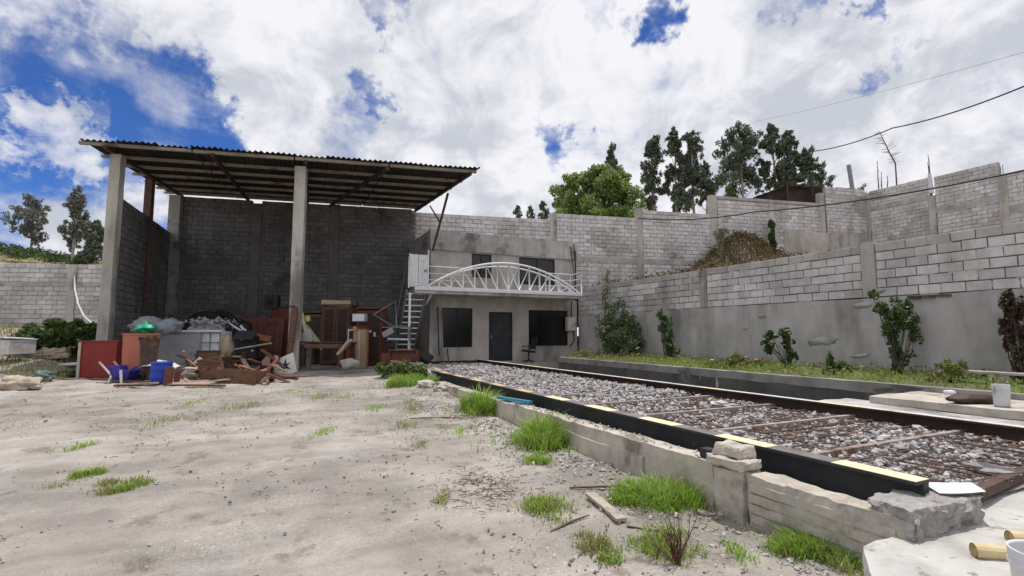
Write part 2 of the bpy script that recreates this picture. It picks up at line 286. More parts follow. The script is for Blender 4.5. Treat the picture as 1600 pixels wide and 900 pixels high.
# ---------------------------------------------------------------- builders
def tag(o, label=None, cat=None, group=None, kind=None):
    if label: o['label'] = label
    if cat: o['category'] = cat
    if group: o['group'] = group
    if kind: o['kind'] = kind
    return o
def thing(name, label, cat, loc=(0, 0, 0), group=None):
    o = bpy.data.objects.new(name, None); C.objects.link(o); o.location = loc; o.empty_display_size = .1
    return tag(o, label, cat, group)
def wl(p):
    v = Vector((0, 0, 0))
    while p is not None: v += p.location; p = p.parent
    return v
class MB:
    def __init__(s): s.v = []; s.f = []; s.m = []
    def add(s, vs, fs, mi=0):
        o = len(s.v); s.v += [tuple(q) for q in vs]; s.f += [tuple(i + o for i in q) for q in fs]; s.m += [mi] * len(fs); return s
    def hexa(s, c, mi=0):
        """c: eight corners, bottom ring then top ring, counter-clockwise from above"""
        return s.add(c, [(3, 2, 1, 0), (4, 5, 6, 7), (0, 1, 5, 4), (1, 2, 6, 5), (2, 3, 7, 6), (3, 0, 4, 7)], mi)
    def box(s, c, size, rot=(0, 0, 0), mi=0):
        Rm = rot if isinstance(rot, Matrix) else Euler(rot).to_matrix(); c = Vector(c); x, y, z = (q / 2 for q in size)
        return s.hexa([c + Rm @ Vector(q) for q in ((-x, -y, -z), (x, -y, -z), (x, y, -z), (-x, y, -z), (-x, -y, z), (x, -y, z), (x, y, z), (-x, y, z))], mi)
    def lohi(s, a, b, mi=0):
        return s.box([(p + q) / 2 for p, q in zip(a, b)], [abs(q - p) for p, q in zip(a, b)], (0, 0, 0), mi)
    def beam(s, a, b, w, h, mi=0, up=(0, 0, 1)):
        a, b = Vector(a), Vector(b); d = (b - a).normalized(); u = Vector(up)
        if abs(d.dot(u)) > .98: u = Vector((0, 1, 0))
        sd_ = d.cross(u).normalized(); u = sd_.cross(d).normalized(); p, q = sd_ * w / 2, u * h / 2
        return s.hexa([a + p - q, b + p - q, b - p - q, a - p - q, a + p + q, b + p + q, b - p + q, a - p + q], mi)
    def tube(s, pts, r, n=8, mi=0, caps=True):
        pts = [Vector(p) for p in pts]; k = len(pts); r = [r] * k if not hasattr(r, '__len__') else list(r); o = len(s.v)
        ref = Vector((0, 0, 1)) if abs((pts[-1] - pts[0]).normalized().z) < .9 else Vector((1, 0, 0))
        for i, p in enumerate(pts):
            d = (pts[min(i + 1, k - 1)] - pts[max(i - 1, 0)]).normalized(); a = d.cross(ref).normalized(); b = d.cross(a)
            for j in range(n):
                t = 2 * math.pi * j / n; s.v.append(tuple(p + (a * math.cos(t) + b * math.sin(t)) * r[i]))
        for i in range(k - 1):
            for j in range(n):
                q = (j + 1) % n; s.f.append((o + i * n + j, o + i * n + q, o + (i + 1) * n + q, o + (i + 1) * n + j)); s.m.append(mi)
        if caps:
            s.f.append(tuple(o + j for j in range(n))); s.f.append(tuple(o + (k - 1) * n + j for j in reversed(range(n)))); s.m += [mi, mi]
        return s
    def lathe(s, c, prof, n=20, rot=(0, 0, 0), mi=0, sx=1.0, sy=1.0):
        c = Vector(c); Rm = rot if isinstance(rot, Matrix) else Euler(rot).to_matrix(); o = len(s.v); k = len(prof)
        for r, z in prof:
            for j in range(n):
                t = 2 * math.pi * j / n; s.v.append(tuple(c + Rm @ Vector((r * math.cos(t) * sx, r * math.sin(t) * sy, z))))
        for i in range(k - 1):
            for j in range(n):
                q = (j + 1) % n; s.f.append((o + i * n + j, o + i * n + q, o + (i + 1) * n + q, o + (i + 1) * n + j)); s.m.append(mi)
        return s
    def blob(s, c, rad, seed=0, amp=.25, freq=1.4, seg=14, rings=9, rot=(0, 0, 0), mi=0, flat=None):
        c = Vector(c); Rm = rot if isinstance(rot, Matrix) else Euler(rot).to_matrix(); o = len(s.v); sv = Vector((seed * 3.7, seed * 1.3, seed * 7.1))
        for i in range(rings + 1):
            ph = math.pi * i / rings
            for j in range(seg):
                t = 2 * math.pi * j / seg; u = Vector((math.sin(ph) * math.cos(t), math.sin(ph) * math.sin(t), math.cos(ph)))
                k = 1 + amp * mn.fractal(u * freq + sv, 1.0, 2.0, 3)
                q = Vector((u.x * rad[0], u.y * rad[1], u.z * rad[2])) * k
                if flat is not None and q.z < -flat: q.z = -flat
                s.v.append(tuple(c + Rm @ q))
        for i in range(rings):
            for j in range(seg):
                q = (j + 1) % seg; s.f.append((o + i * seg + j, o + (i + 1) * seg + j, o + (i + 1) * seg + q, o + i * seg + q)); s.m.append(mi)
        return s
    def rough(s, c8, n=(6, 6, 6), amp=.02, freq=6.0, seed=0, mi=0, amp_top=None):
        """hexahedron of subdivided faces pushed about by noise of position: cast or broken concrete"""
        c = [Vector(q) for q in c8]; sv = Vector((seed * 5.1, seed * 2.3, seed * 1.7))
        def tri(u, v, w):
            b = (c[0] * (1 - u) + c[1] * u) * (1 - v) + (c[3] * (1 - u) + c[2] * u) * v
            t = (c[4] * (1 - u) + c[5] * u) * (1 - v) + (c[7] * (1 - u) + c[6] * u) * v
            p = b * (1 - w) + t * w; q = p * freq + sv
            a = amp if (amp_top is None or w < .999) else amp_top
            ed = sum(1 for k in (u, v, w) if k < 1e-6 or k > 1 - 1e-6)
            dn = Vector((mn.fractal(q, .8, 2.0, 4), mn.fractal(q + Vector((31, 0, 0)), .8, 2.0, 4), mn.fractal(q + Vector((0, 47, 0)), .8, 2.0, 4)))
            p = p + dn * a
            if ed >= 2: p = p + ((c[0] + c[6]) / 2 - p).normalized() * a * (.55 + .9 * abs(mn.noise(q * 2.2)))
            return p
        def face(fn, a, b, flip):
            o = len(s.v)
            for i in range(a + 1):
                for j in range(b + 1): s.v.append(tuple(fn(i / a, j / b)))
            for i in range(a):
                for j in range(b):
                    q = (o + i * (b + 1) + j, o + (i + 1) * (b + 1) + j, o + (i + 1) * (b + 1) + j + 1, o + i * (b + 1) + j + 1)
                    s.f.append(q[::-1] if flip else q); s.m.append(mi)
        a, b, h = n
        face(lambda u, v: tri(u, v, 1), a, b, False); face(lambda u, v: tri(u, v, 0), a, b, True)
        face(lambda u, w: tri(u, 0, w), a, h, False); face(lambda u, w: tri(u, 1, w), a, h, True)
        face(lambda v, w: tri(1, v, w), b, h, False); face(lambda v, w: tri(0, v, w), b, h, True)
        return s
    def build(s, name, mats, parent=None, smooth=False, bevel=0.0, weld=False, **k):
        off = wl(parent) if parent is not None else Vector((0, 0, 0))
        me = bpy.data.meshes.new(name); me.from_pydata([(a - off.x, b - off.y, c - off.z) for a, b, c in s.v], [], s.f)
        mats = [mats] if isinstance(mats, str) else mats
        for q in mats: me.materials.append(M[q])
        me.polygons.foreach_set('material_index', s.m)
        if smooth: me.polygons.foreach_set('use_smooth', [True] * len(s.f))
        me.update()
        o = bpy.data.objects.new(name, me); C.objects.link(o)
        if parent is not None: o.parent = parent
        if bevel > 0:
            b = o.modifiers.new('bevel', 'BEVEL'); b.width = bevel; b.segments = 2; b.limit_method = 'ANGLE'
        return tag(o, **k)
def arr_mesh(name, V, faces_n, mat_, parent=None, smooth=False, **k):
    """V: (N, n, 3) separate n-gons"""
    V = np.asarray(V, dtype=np.float32); n = V.shape[1]; N = V.shape[0]
    if parent is not None: V = V - np.array(wl(parent), dtype=np.float32)
    me = bpy.data.meshes.new(name); me.vertices.add(N * n); me.vertices.foreach_set('co', V.reshape(-1))
    me.loops.add(N * n); me.loops.foreach_set('vertex_index', np.arange(N * n, dtype=np.int32))
    me.polygons.add(N); me.polygons.foreach_set('loop_start', np.arange(0, N * n, n, dtype=np.int32))
    try: me.polygons.foreach_set('loop_total', np.full(N, n, dtype=np.int32))
    except Exception: pass
    me.materials.append(M[mat_]); me.update(calc_edges=True); me.validate()
    o = bpy.data.objects.new(name, me); C.objects.link(o)
    if parent is not None: o.parent = parent
    return tag(o, **k)
def unit(a): return a / np.maximum(np.linalg.norm(a, axis=-1, keepdims=True), 1e-9)
def frond(cs, rs, k, f, seed=0):
    """break each clump into k smaller ones inside it, so that gaps show between them"""
    rd = np.random.default_rng(seed + len(cs)); C_, R_ = [], []
    for c, r in zip(cs, rs):
        c, r = np.array(c, float), np.array(r, float)
        for _ in range(k):
            u = rd.normal(size=3); u /= np.linalg.norm(u); u *= rd.uniform(.25, 1.05); C_.append(c + u * r); R_.append(r * f * rd.uniform(.55, 1.35, 3))
    return C_, R_
def leaf_quads(P, size, aspect=.5, hang=0.0):
    """rhombic leaves round the points P"""
    n = len(P); a = unit(rng.normal(size=(n, 3)) + np.array([0, 0, -hang])); b = unit(np.cross(a, rng.normal(size=(n, 3))))
    s = (size * rng.uniform(.6, 1.35, n))[:, None]
    return np.stack([P - a * s, P + b * s * aspect, P + a * s, P - b * s * aspect], 1)
def clump_points(cs, rs, n, shell=.55):
    """n points in ellipsoids cs (k,3) of radii rs (k,3), denser towards the outside"""
    cs = np.asarray(cs, float); rs = np.asarray(rs, float); w = (rs.prod(1)) ** .66; k = rng.choice(len(cs), n, p=w / w.sum())
    u = unit(rng.normal(size=(n, 3))) * (rng.uniform(0, 1, n) ** (1 / 3 * shell * 1.4))[:, None]
    return cs[k] + u * rs[k]
def blades(P, h, w, lean=.5, droop=.6, ang=None):
    """grass blades of two segments; returns quads (N,4,3): lower, and upper tapering"""
    n = len(P); t = rng.uniform(0, 2 * np.pi, n) if ang is None else ang + rng.normal(size=n) * .7; d = np.stack([np.cos(t), np.sin(t), np.zeros(n)], 1); sd_ = np.stack([-np.sin(t), np.cos(t), np.zeros(n)], 1)
    t2 = t + rng.normal(size=n) * .8; sd_ = np.stack([-np.sin(t2), np.cos(t2), np.zeros(n)], 1)
    H = (h * rng.uniform(.55, 1.25, n))[:, None]; W = (w * rng.uniform(.7, 1.3, n))[:, None]; ln = (lean * rng.uniform(.2, 1.2, n))[:, None]; Z = np.array([0, 0, 1.0])
    m = P + Z * H * .62 + d * H * ln * .45; e = P + Z * H * (1 - droop * ln * .35) + d * H * ln * 1.05
    q1 = np.stack([P - sd_ * W, P + sd_ * W, m + sd_ * W * .8, m - sd_ * W * .8], 1)
    q2 = np.stack([m - sd_ * W * .8, m + sd_ * W * .8, e + sd_ * W * .1, e - sd_ * W * .1], 1)
    return np.concatenate([q1, q2], 0)

# ---------------------------------------------------------------- ground heights
def sst(a, b, x): t = min(1.0, max(0.0, (x - a) / (b - a))); return t * t * (3 - 2 * t)
def gh(x, y):
    z = .42 * min(1.0, max(0.0, (y - 3.0) / 13.0))
    s = -.33 * (x + 5.1) + .944 * (y - 15.7)
    z += 1.45 * min(1.0, max(0.0, s / 14.0)) * sst(-4.7, -6.2, x)
    z += .10 * sst(2.4, 3.6, x) * sst(2.6, 1.6, y)
    z += .05 * mn.noise(Vector((x * .35, y * .35, 1))) * sst(1, 5, y)
    return z
def P(px, py):
    """where the sight line of a survey point meets the ground"""
    r = ray(px, py); t = .5 / 780
    a = CAM + r * (1.0 / 780); k = 1.0
    while k < 60:
        q = CAM + r * (k / 780.0)
        if q.z < gh(q.x, q.y): break
        k += .04
    q.z = gh(q.x, q.y); return q

# ---------------------------------------------------------------- the ground
def build_ground():
    xs = np.concatenate([[-420, -200, -90, -50, -32, -22, -17, -14, -12], np.arange(-10.5, 4.6, .075), np.arange(4.9, 14, .4), [16, 20, 30, 60, 150, 420]])
    ys = np.concatenate([[-420, -150, -40, -12, -5, -2, -.5, .3], np.arange(.7, 12, .07), np.arange(12, 21, .12), np.arange(21.2, 31, .4), [34, 40, 60, 120, 420]])
    nx, ny = len(xs), len(ys); co = np.zeros((ny, nx, 3))
    for j, y in enumerate(ys):
        for i, x in enumerate(xs):
            z = gh(x, y)
            if -10 < x < 4.7 and .5 < y < 21:
                q = Vector((x, y, 0))
                z += .030 * mn.fractal(q * 1.1, .9, 2.0, 4) + .013 * mn.fractal(q * 5.0, .9, 2.0, 3)
                for k0 in (1.2, 3.0):       # faint wheel tracks leading to the shed
                    dd = (x + .35 * (y - 8) + k0 + .25 * mn.noise(Vector((y * .3, k0, 0)))) / .16
                    if abs(dd) < 3: z -= .022 * math.exp(-dd * dd) - .008 * math.exp(-(abs(dd) - 1.7) ** 2 * 3)
            if 3.95 < x < 12.3 and y > .8: z -= .30 if y < 18.6 else .02
            co[j, i] = (x, y, z)
    me = bpy.data.meshes.new('ground'); idx = np.arange(nx * ny).reshape(ny, nx)
    f = np.stack([idx[:-1, :-1], idx[:-1, 1:], idx[1:, 1:], idx[1:, :-1]], -1).reshape(-1, 4)
    me.from_pydata(co.reshape(-1, 3).tolist(), [], f.tolist()); me.materials.append(M['dirt'])
    me.polygons.foreach_set('use_smooth', [True] * len(f))
    o = bpy.data.objects.new('ground', me); C.objects.link(o); tag(o, kind='structure')
build_ground()
RGT = Vector((math.cos(YAW), -math.sin(YAW), 0))
def rf(r, f, z=0.0): return RGT * r + HEAD * f + Vector((0, 0, z))
def hillz(r, f):
    x = max(-1, min(1.2, (r + 68) / 14))            # -1 at the left edge of the picture, rising to the right
    top = .172 - .015 * max(0, x)
    z70 = 1.6 + top * 70
    if f < 70: return 2.0 + (z70 - 2.0) * ((f - 24) / 46) + 1.2 * mn.noise(Vector((r * .04, f * .04, 0)))* sst(30, 50, f)
    return z70 - (f - 70) * .06 + 1.2 * mn.noise(Vector((r * .04, f * .04, 0)))
def build_hill():
    m = MB(); R_ = np.arange(-150, -14, 3.0); F_ = np.concatenate([np.arange(24.5, 90, 2.0), [100, 120, 160, 260]])
    v = [tuple(rf(r, f, hillz(r, f))) for f in F_ for r in R_]; n = len(R_)
    m.add(v, [(j * n + i, j * n + i + 1, (j + 1) * n + i + 1, (j + 1) * n + i) for j in range(len(F_) - 1) for i in range(n - 1)])
    m.build('field_hill', 'field', smooth=True, kind='structure')
build_hill()
# the line of the back walls: rotated twelve degrees against the building
LP = Vector((6.0, 23.0, 0)); LD = Vector((math.cos(R(12)), -math.sin(R(12)), 0))
def onl(px, py): return gl(px, py, LP, LD)
def gu(x, y):
    k = max(0, x - 12.6)
    z = 3.38 + .165 * k - .075 * (17.5 - y) * min(1, k / 18)
    b = 1.75 * math.exp(-(((x - 23.0) / 2.2) ** 2) - (((y - 19.3) / 1.3) ** 2)) 
    return z + b + .12 * mn.noise(Vector((x * .8, y * .8, 3)))
def build_upper():
    m = MB(); X_ = np.concatenate([[12.72], np.arange(13.2, 34, .5)]); Y_ = np.concatenate([[-12, -4, 0], np.arange(1, 24.5, .5)])
    v = [(x, y, gu(x, y)) for y in Y_ for x in X_]; n = len(X_)
    m.add(v, [(j * n + i, j * n + i + 1, (j + 1) * n + i + 1, (j + 1) * n + i) for j in range(len(Y_) - 1) for i in range(n - 1)])
    m.build('upper_terrace', 'bank_soil', smooth=True, kind='structure')
    m = MB(); v = []
    for f in (30, 40, 60, 120, 300):
        for r in (-2, 10, 30, 60, 120, 260): v.append(tuple(rf(r, f, 4.8 if f < 40 else 5.6)))
    m.add(v, [(j * 6 + i, j * 6 + i + 1, (j + 1) * 6 + i + 1, (j + 1) * 6 + i) for j in range(4) for i in range(5)])
    m.build('far_field', 'field', smooth=True, kind='structure')
build_upper()

# ---------------------------------------------------------------- block walls
BLK = {}
def block_mesh(L, H, D, mt):
    k = (L, H, D, mt)
    if k in BLK: return BLK[k]
    out = []
    for i in range(6):
        rd = random.Random(i * 13 + 5); c = .007; j = lambda a=.0035: rd.uniform(-a, a)
        x, z = L / 2, H / 2
        fr = [(-x + c + j(), j(.002), -z + c + j()), (x - c + j(), j(.002), -z + c + j()), (x - c + j(), j(.002), z - c + j()), (-x + c + j(), j(.002), z - c + j())]
        md = [(-x + j(), c, -z + j()), (x + j(), c, -z + j()), (x + j(), c, z + j()), (-x + j(), c, z + j())]
        bk = [(-x, D, -z), (x, D, -z), (x, D, z), (-x, D, z)]
        v = fr + md + bk
        f = [(0, 1, 2, 3)] + [(4 + a, 4 + (a + 1) % 4, (a + 1) % 4, a) for a in range(4)] + [(8 + a, 8 + (a + 1) % 4, 4 + (a + 1) % 4, 4 + a) for a in range(4)]
        me = bpy.data.meshes.new('block'); me.from_pydata(v, [], f); me.materials.append(M[mt]); out.append((me, v, f))
    BLK[k] = out; return out
class Wall:
    """a block wall as one thing: backing, blocks laid one by one, concrete columns and tie beams"""
    def __init__(s, name, label, loc, parent=None):
        if parent is None: s.root = thing(name, label, 'wall', loc)
        else:
            s.root = bpy.data.objects.new(name, None); C.objects.link(s.root); s.root.location = Vector(loc) - wl(parent); s.root.parent = parent
        s.c = []; s.pt = MB()
    def panel(s, p0, p1, z0, z1, bl=.39, ch=.207, off=0.0, thick=.2, mt='block', mortar='mortar', top_mt=None, gap=.019, rec=.030, smear=None, full_top=True, D=.10, lo=None):
        p0 = Vector((p0[0], p0[1], 0)); p1 = Vector((p1[0], p1[1], 0)); d = (p1 - p0); Ln = d.length; d.normalize(); n = Vector((d.y, -d.x, 0)); a = math.atan2(d.y, d.x)
        zf = z1 if callable(z1) else (lambda t: z1)
        b = MB(); q0, q1 = p0 - n * rec, p1 - n * rec; r0, r1 = p0 - n * thick, p1 - n * thick
        cut = .03 if full_top else 0
        zb = z0 if lo is None else lo
        za, zc = zf(0) - cut, zf(Ln) - cut
        b.hexa([(q0.x, q0.y, zb), (q1.x, q1.y, zb), (r1.x, r1.y, zb), (r0.x, r0.y, zb), (q0.x, q0.y, za), (q1.x, q1.y, zc), (r1.x, r1.y, zc), (r0.x, r0.y, za)])
        b.build('mortar_backing', mortar, s.root)
        nc = int(round((max(zf(0), zf(Ln)) - z0) / ch)); vs = block_mesh(bl, ch - gap, D, mt)
        for c in range(nc):
            zc_ = z0 + (c + .5) * ch; t = -bl * (.5 if (c + int(off)) % 2 else 0) - random.random() * .02
            while t < Ln:
                u0, u1 = max(t, .004), min(t + bl, Ln - .004); t += bl + gap
                if u1 - u0 < .05: continue
                um = (u0 + u1) / 2
                if zc_ + ch * .3 > zf(um): continue
                mm = mt
                if c == nc - 1 and top_mt: mm = top_mt
                elif smear and mt != 'block_old' and mn.noise(Vector((um * smear[0] + z0 * 9, zc_ * smear[0] * 1.5, 7.7))) > smear[1]: mm = 'block_smeared'
                if random.random() < (.26 if mt != 'block_old' else .15):
                    g_ = p0 + d * (um + random.uniform(-.1, .1)) - n * .014; s.pt.box((g_.x, g_.y, zc_ - ch / 2), ((u1 - u0) * random.uniform(.35, .95), .022, gap + .003), (0, 0, a))
                if random.random() < .3:
                    g_ = p0 + d * (u0 - gap / 2) - n * .014; s.pt.box((g_.x, g_.y, zc_ + random.uniform(-.02, .02)), (gap + .003, .02, ch * random.uniform(.4, .9)), (0, 0, a))
                p = p0 + d * um + n * random.uniform(-.006, .009); p.z = zc_ + random.uniform(-.003, .003)
                f = max(1.0, fw(p)); s.c.append((bl / f, p, a + random.uniform(-.006, .006), (u1 - u0) / bl, (bl, ch - gap, D, mm), random.randrange(6)))
    def column(s, p, d, w, z0, z1, proud=.02, thick=.3, mt='column_concrete', name='column'):
        p = Vector((p[0], p[1], 0)); d = Vector((d[0], d[1], 0)).normalized(); n = Vector((d.y, -d.x, 0)); b = MB()
        a, e = p - d * w / 2 + n * proud, p + d * w / 2 + n * proud; f, g = e - n * thick, a - n * thick
        b.rough([(q.x, q.y, z) for z in (z0, z1) for q in (a, e, f, g)], (2, 2, max(4, int((z1 - z0) / .25))), .008, 5, int(p.x * 7))
        return b.build(name, mt, s.root)
    def beam(s, p0, p1, z0, z1, proud=.012, thick=.15, mt='concrete', name='tie_beam'):
        p0 = Vector((p0[0], p0[1], 0)); p1 = Vector((p1[0], p1[1], 0)); d = (p1 - p0).normalized(); n = Vector((d.y, -d.x, 0)); b = MB()
        a, e = p0 + n * proud, p1 + n * proud; f, g = e - n * thick, a - n * thick
        b.rough([(q.x, q.y, z) for z in (z0, z1) for q in (a, e, f, g)], (max(3, int((p1 - p0).length / .4)), 1, 2), .007, 4, int(z0 * 7))
        return b.build(name, mt, s.root)
    def finish(s, budget=300):
        s.c.sort(key=lambda q: -q[0]); off = wl(s.root)
        for sz, p, a, sx, key, vi in s.c[:budget]:
            o = bpy.data.objects.new('block', block_mesh(*key)[vi][0]); C.objects.link(o); o.parent = s.root
            o.location = p - off; o.rotation_euler = (0, 0, a); o.scale = (sx, 1, 1)
        rest = {}
        for sz, p, a, sx, key, vi in s.c[budget:]:
            b = rest.setdefault(key[3], MB()); _, v, f = block_mesh(*key)[vi]; ca, sa = math.cos(a), math.sin(a)
            b.add([(p.x + ca * x * sx - sa * y, p.y + sa * x * sx + ca * y, p.z + z) for x, y, z in v], f)
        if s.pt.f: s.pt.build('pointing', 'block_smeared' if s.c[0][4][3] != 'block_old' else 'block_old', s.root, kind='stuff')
        for k, b in rest.items(): b.build('blockwork', k, s.root, kind='stuff')
        return s.root

# garden wall on the right: X = 12.5
GX = 12.5; GT0, GT1 = 2.45, 3.69
w = Wall('garden_wall', 'long grey block retaining wall with rendered lower half behind the flower bed', (GX, 19.3, .5))
cy1 = gx(1099, 450, GX).y; cy2 = gx(1358, 430, GX).y; cy3 = cy2 - (cy1 - cy2)
w.panel((GX, 19.3), (GX, cy1 + .15), GT0, GT1, top_mt='block_smeared', smear=(.55, .12), mortar='dark_mortar')
w.panel((GX, cy1 - .15), (GX, cy2 + .16), GT0, GT1, top_mt='block_smeared', smear=(.6, .34), off=1, mortar='dark_mortar')
w.panel((GX, cy2 - .16), (GX, cy3 + .16), GT0, GT1 + .0, top_mt='block_smeared', smear=(.6, .34), mortar='dark_mortar')
for yy, zt in ((cy1, GT1 - .03), (cy2, GT1 + .06), (cy3, GT1)): w.column((GX, yy), (0, -1), .30, GT0, zt, .03, .26)
b = MB(); b.rough([(GX - .02, 19.3, .3), (GX - .02, -2, .3), (GX + .3, -2, .3), (GX + .3, 19.3, .3), (GX - .02, 19.3, GT0 - .003), (GX - .02, -2, GT0 - .003), (GX + .3, -2, GT0 - .003), (GX + .3, 19.3, GT0 - .003)], (60, 2, 9), .02, 1.4, 3)
b.build('rendered_base', 'plaster', w.root)
b = MB()    # patches where render was thrown on or has broken off
for px, py, rx, rz in ((1350, 476, .22, .07), (1285, 533, .42, .10), (1375, 454, .1, .05), (1190, 494, .12, .05), (1343, 556, .22, .03), (1165, 513, .10, .035)):
    q = gx(px, py, GX - .02); b.blob((q.x, q.y, q.z), (.030, rx, rz), px, .6, 2.2, 14, 9, (R(-8), 0, 0))
b.build('render_patch', 'concrete', w.root, smooth=True)
b = MB(); q = gx(1420, 462, GX); q2 = gx(1490, 460, GX)
for k in range(3):
    a_ = q.lerp(q2, k / 3); e_ = q.lerp(q2, (k + .9) / 3); b.box(((GX - .045), (a_.y + e_.y) / 2, GT0 - .06 + .004 * k), (.05, abs(a_.y - e_.y), .07 - .012 * k), (R(2), 0, 0))
b.build('brick_strip', 'rust', w.root)
b = MB()      # starter bars on the columns
for yy in (cy1, cy2):
    for dx, dy in ((.05, -.09), (.05, .09), (.2, 0)): b.tube([(GX + dx, yy + dy, GT1), (GX + dx + .02, yy + dy + .01, GT1 + random.uniform(.15, .35))], .007, 5)
b.build('starter_bar', 'rust', w.root)
w.finish(300)

# wall behind the building and up the slope
def lx(t): return LP + LD * t
w = Wall('back_wall', 'stepped grey block wall rising behind the two-storey building', (*lx(0)[:2], 3.0))
secs = [((644, 329), (861, 345), 4.6), ((869, 333), (995, 341), 3.3), ((1004, 328), (1112, 335), 3.6)]
ts = []
for (a, b_, zlo) in secs:
    A, B = onl(*a), onl(*b_); zt = (A.z + B.z) / 2; z0 = zt - .207 * round((zt - zlo) / .207); ts.append((A, B, zt))
    w.panel(A, B, z0, zt, bl=.40, mortar='dark_mortar', top_mt=None, smear=(.5, .33), lo=3.0, off=len(ts))
for i, (px, top) in enumerate(((865, ts[1][2] + .0), (1000, ts[2][2] + .06))):
    q = onl(px, 380); w.column(q, LD, .34, 3.0, top, .03)
A, B = onl(895, 404), onl(1112, 404); w.beam(A, B, A.z - .13, A.z + .13, .016)
w.finish(300)
w = Wall('upper_wall', 'taller grey block wall with dark shelter roof showing behind it', (*onl(1116, 380)[:2], 4.0))
secs = [((1121, 307), (1283, 318), 'concrete'), ((1289, 291), (1351, 297), None)]
tp = []
for (a, b_, cap) in secs:
    A, B = onl(*a), onl(*b_); zt = (A.z + B.z) / 2; tp.append((A, B, zt)); z0 = zt - .207 * int((zt - 5.0) / .207)
    w.panel(A, B, z0, zt - (.10 if cap else 0), bl=.40, mortar='mortar', smear=(.45, .2), lo=4.0)
w.beam(tp[0][0], tp[0][1], tp[0][2] - .14, tp[0][2] + .02, .02); q = onl(1289, 306); w.beam(tp[1][0], tp[1][1], q.z - .12, q.z + .12, .014)
q = onl(1116, 350); w.column(q, LD, .42, 4.0, tp[0][2] + .05, .03); q = onl(1206, 350); w.column(q, LD, .30, 4.0, tp[0][2] - .15, .02); q = onl(1285, 330); w.column(q, LD, .32, 4.0, tp[1][2] - .4, .03)
b = MB(); A, B = onl(1225, 380), onl(1349, 374); b.rough([(*(q + LD.cross(Vector((0, 0, 1))) * k)[:2], z) for z in (4.0, B.z + .3) for q, k in ((A, .05), (B, .05), (B, -.1), (A, -.1))], (14, 1, 8), .05, 1.5, 4)
b.build('rendered_base', 'building_render', w.root)
w.finish(300)
CC = onl(1353, 300); CX = CC.x; CY = CC.y
w = Wall('corner_wall', 'grey block wall with missing top courses running along the right above the garden wall', (CX, CY, 4.5))
secs = [((1358, 299), (1451, 277)), ((1459, 275), (1559, 254)), ((1570, 270), (1640, 256))]
for i, (a, b_) in enumerate(secs):
    A, B = gx(*a, CX), gx(*b_, CX); zt = (A.z + B.z) / 2; z0 = zt - .207 * int((zt - 6.0) / .207)
    w.panel(A, B, z0, zt, bl=.40, mortar='mortar', smear=(.5, .15), lo=4.5, off=i)
for px, py, ww, zz in ((1354, 302, .32, 0), (1455, 306, .32, 0), (1565, 273, .34, 0)):
    q = gx(px, py, CX); w.column(q, (0, -1), ww, 4.5, q.z, .04)
A, B = gx(1358, 317, CX), gx(1450, 317, CX); zz = gx(1410, 318, CX).z
for a, b_, zz in ((1358, 1450, gx(1400, 318, CX).z), (1460, 1560, gx(1500, 322, CX).z), (1570, 1640, gx(1600, 325, CX).z)):
    A, B = gx(a, 318, CX), gx(b_, 318, CX); w.beam(A, B, zz - .14, zz + .14, .014)
b = MB()
for i in range(4): b.tube([(CX + .05 + .05 * (i % 2), gx(1455, 300, CX).y + .06 * (i // 2), gx(1455, 306, CX).z), (CX + .05 * (i % 2), gx(1453, 280, CX).y + .04 * (i // 2), gx(1452, 240 + 6 * i, CX).z)], .012, 5)
for i in range(3): b.tube([(CX + .1, gx(1566, 270, CX).y + .08 * i, gx(1566, 272, CX).z), (CX + .1, gx(1566, 270, CX).y + .08 * i, gx(1566, 256 + 3 * i, CX).z)], .012, 5)
b.build('starter_bar', 'rust', w.root)
b = MB(); A = gx(1455, 302, CX); B = gx(1455, 275, CX); b.tube([(CX + .02, A.y, A.z), (CX + .02, A.y + .02, B.z + .1)], [.13, .09], 8); b.build('white_pipe', 'white_plastic', w.root)
w.finish(300)

# left boundary wall
LWP = at(80, 460, 22.4); LWD = Vector((math.cos(R(18)), -math.sin(R(18)), 0))
def onw(px, py): return gl(px, py, LWP, LWD)
w = Wall('boundary_wall', 'grey block boundary wall with one concrete column at the left edge', (*onw(-60, 460)[:2], 1.0))
zt = onw(60, 413).z; A, B, E_ = onw(-70, 460), onw(104, 460), onw(118, 460); F_ = onw(190, 460)
bz = onw(60, 444).z
w.panel(A, B, bz - .1 - .207 * 14, bz - .1, smear=(.5, .25), lo=.3); w.panel(E_, F_, bz - .1 - .207 * 14, bz - .1, smear=(.5, .3), off=1, lo=.3)
w.panel(A, B, bz + .1, zt, smear=(.5, .05)); w.panel(E_, F_, bz + .1, zt, off=1, smear=(.5, .05)); w.beam(A, B, bz - .1, bz + .1, .015); w.beam(E_, F_, bz - .1, bz + .1, .015)
w.column(onw(111, 460), LWD, .36, .3, zt + .02, .04)
w.finish(300)

# ---------------------------------------------------------------- open shed
LC = Vector((-4.52, 18.5, 0)); MC = Vector((.58, 17.2, 0)); BL = Vector((-4.12, 25.14, 0)); BR = Vector((5.85, 23.02, 0))
shed = thing('open_shed', 'tall open-fronted block shed with rusty corrugated roof on concrete columns', 'shed', (0, 20, .3))
FLr, FRr, BLr, BRr = Vector(gy(125, 222.5, 18.0)), Vector(gy(746, 268, 15.3)), Vector(gy(262, 303, 25.6)), Vector(gy(656, 327, 23.2))
def roofp(u, v, dz=0.0):
    p = (FLr * (1 - u) + FRr * u) * (1 - v) + (BLr * (1 - u) + BRr * u) * v; return p + Vector((0, 0, dz))
def roofz(x, y):
    v = .5; u = .5
    for _ in range(30):
        a, b_ = roofp(0, v), roofp(1, v); u = (x - a.x) / (b_.x - a.x); a, b_ = roofp(u, 0), roofp(u, 1); v = (y - a.y) / (b_.y - a.y)
    return roofp(u, v).z
nsh = 12
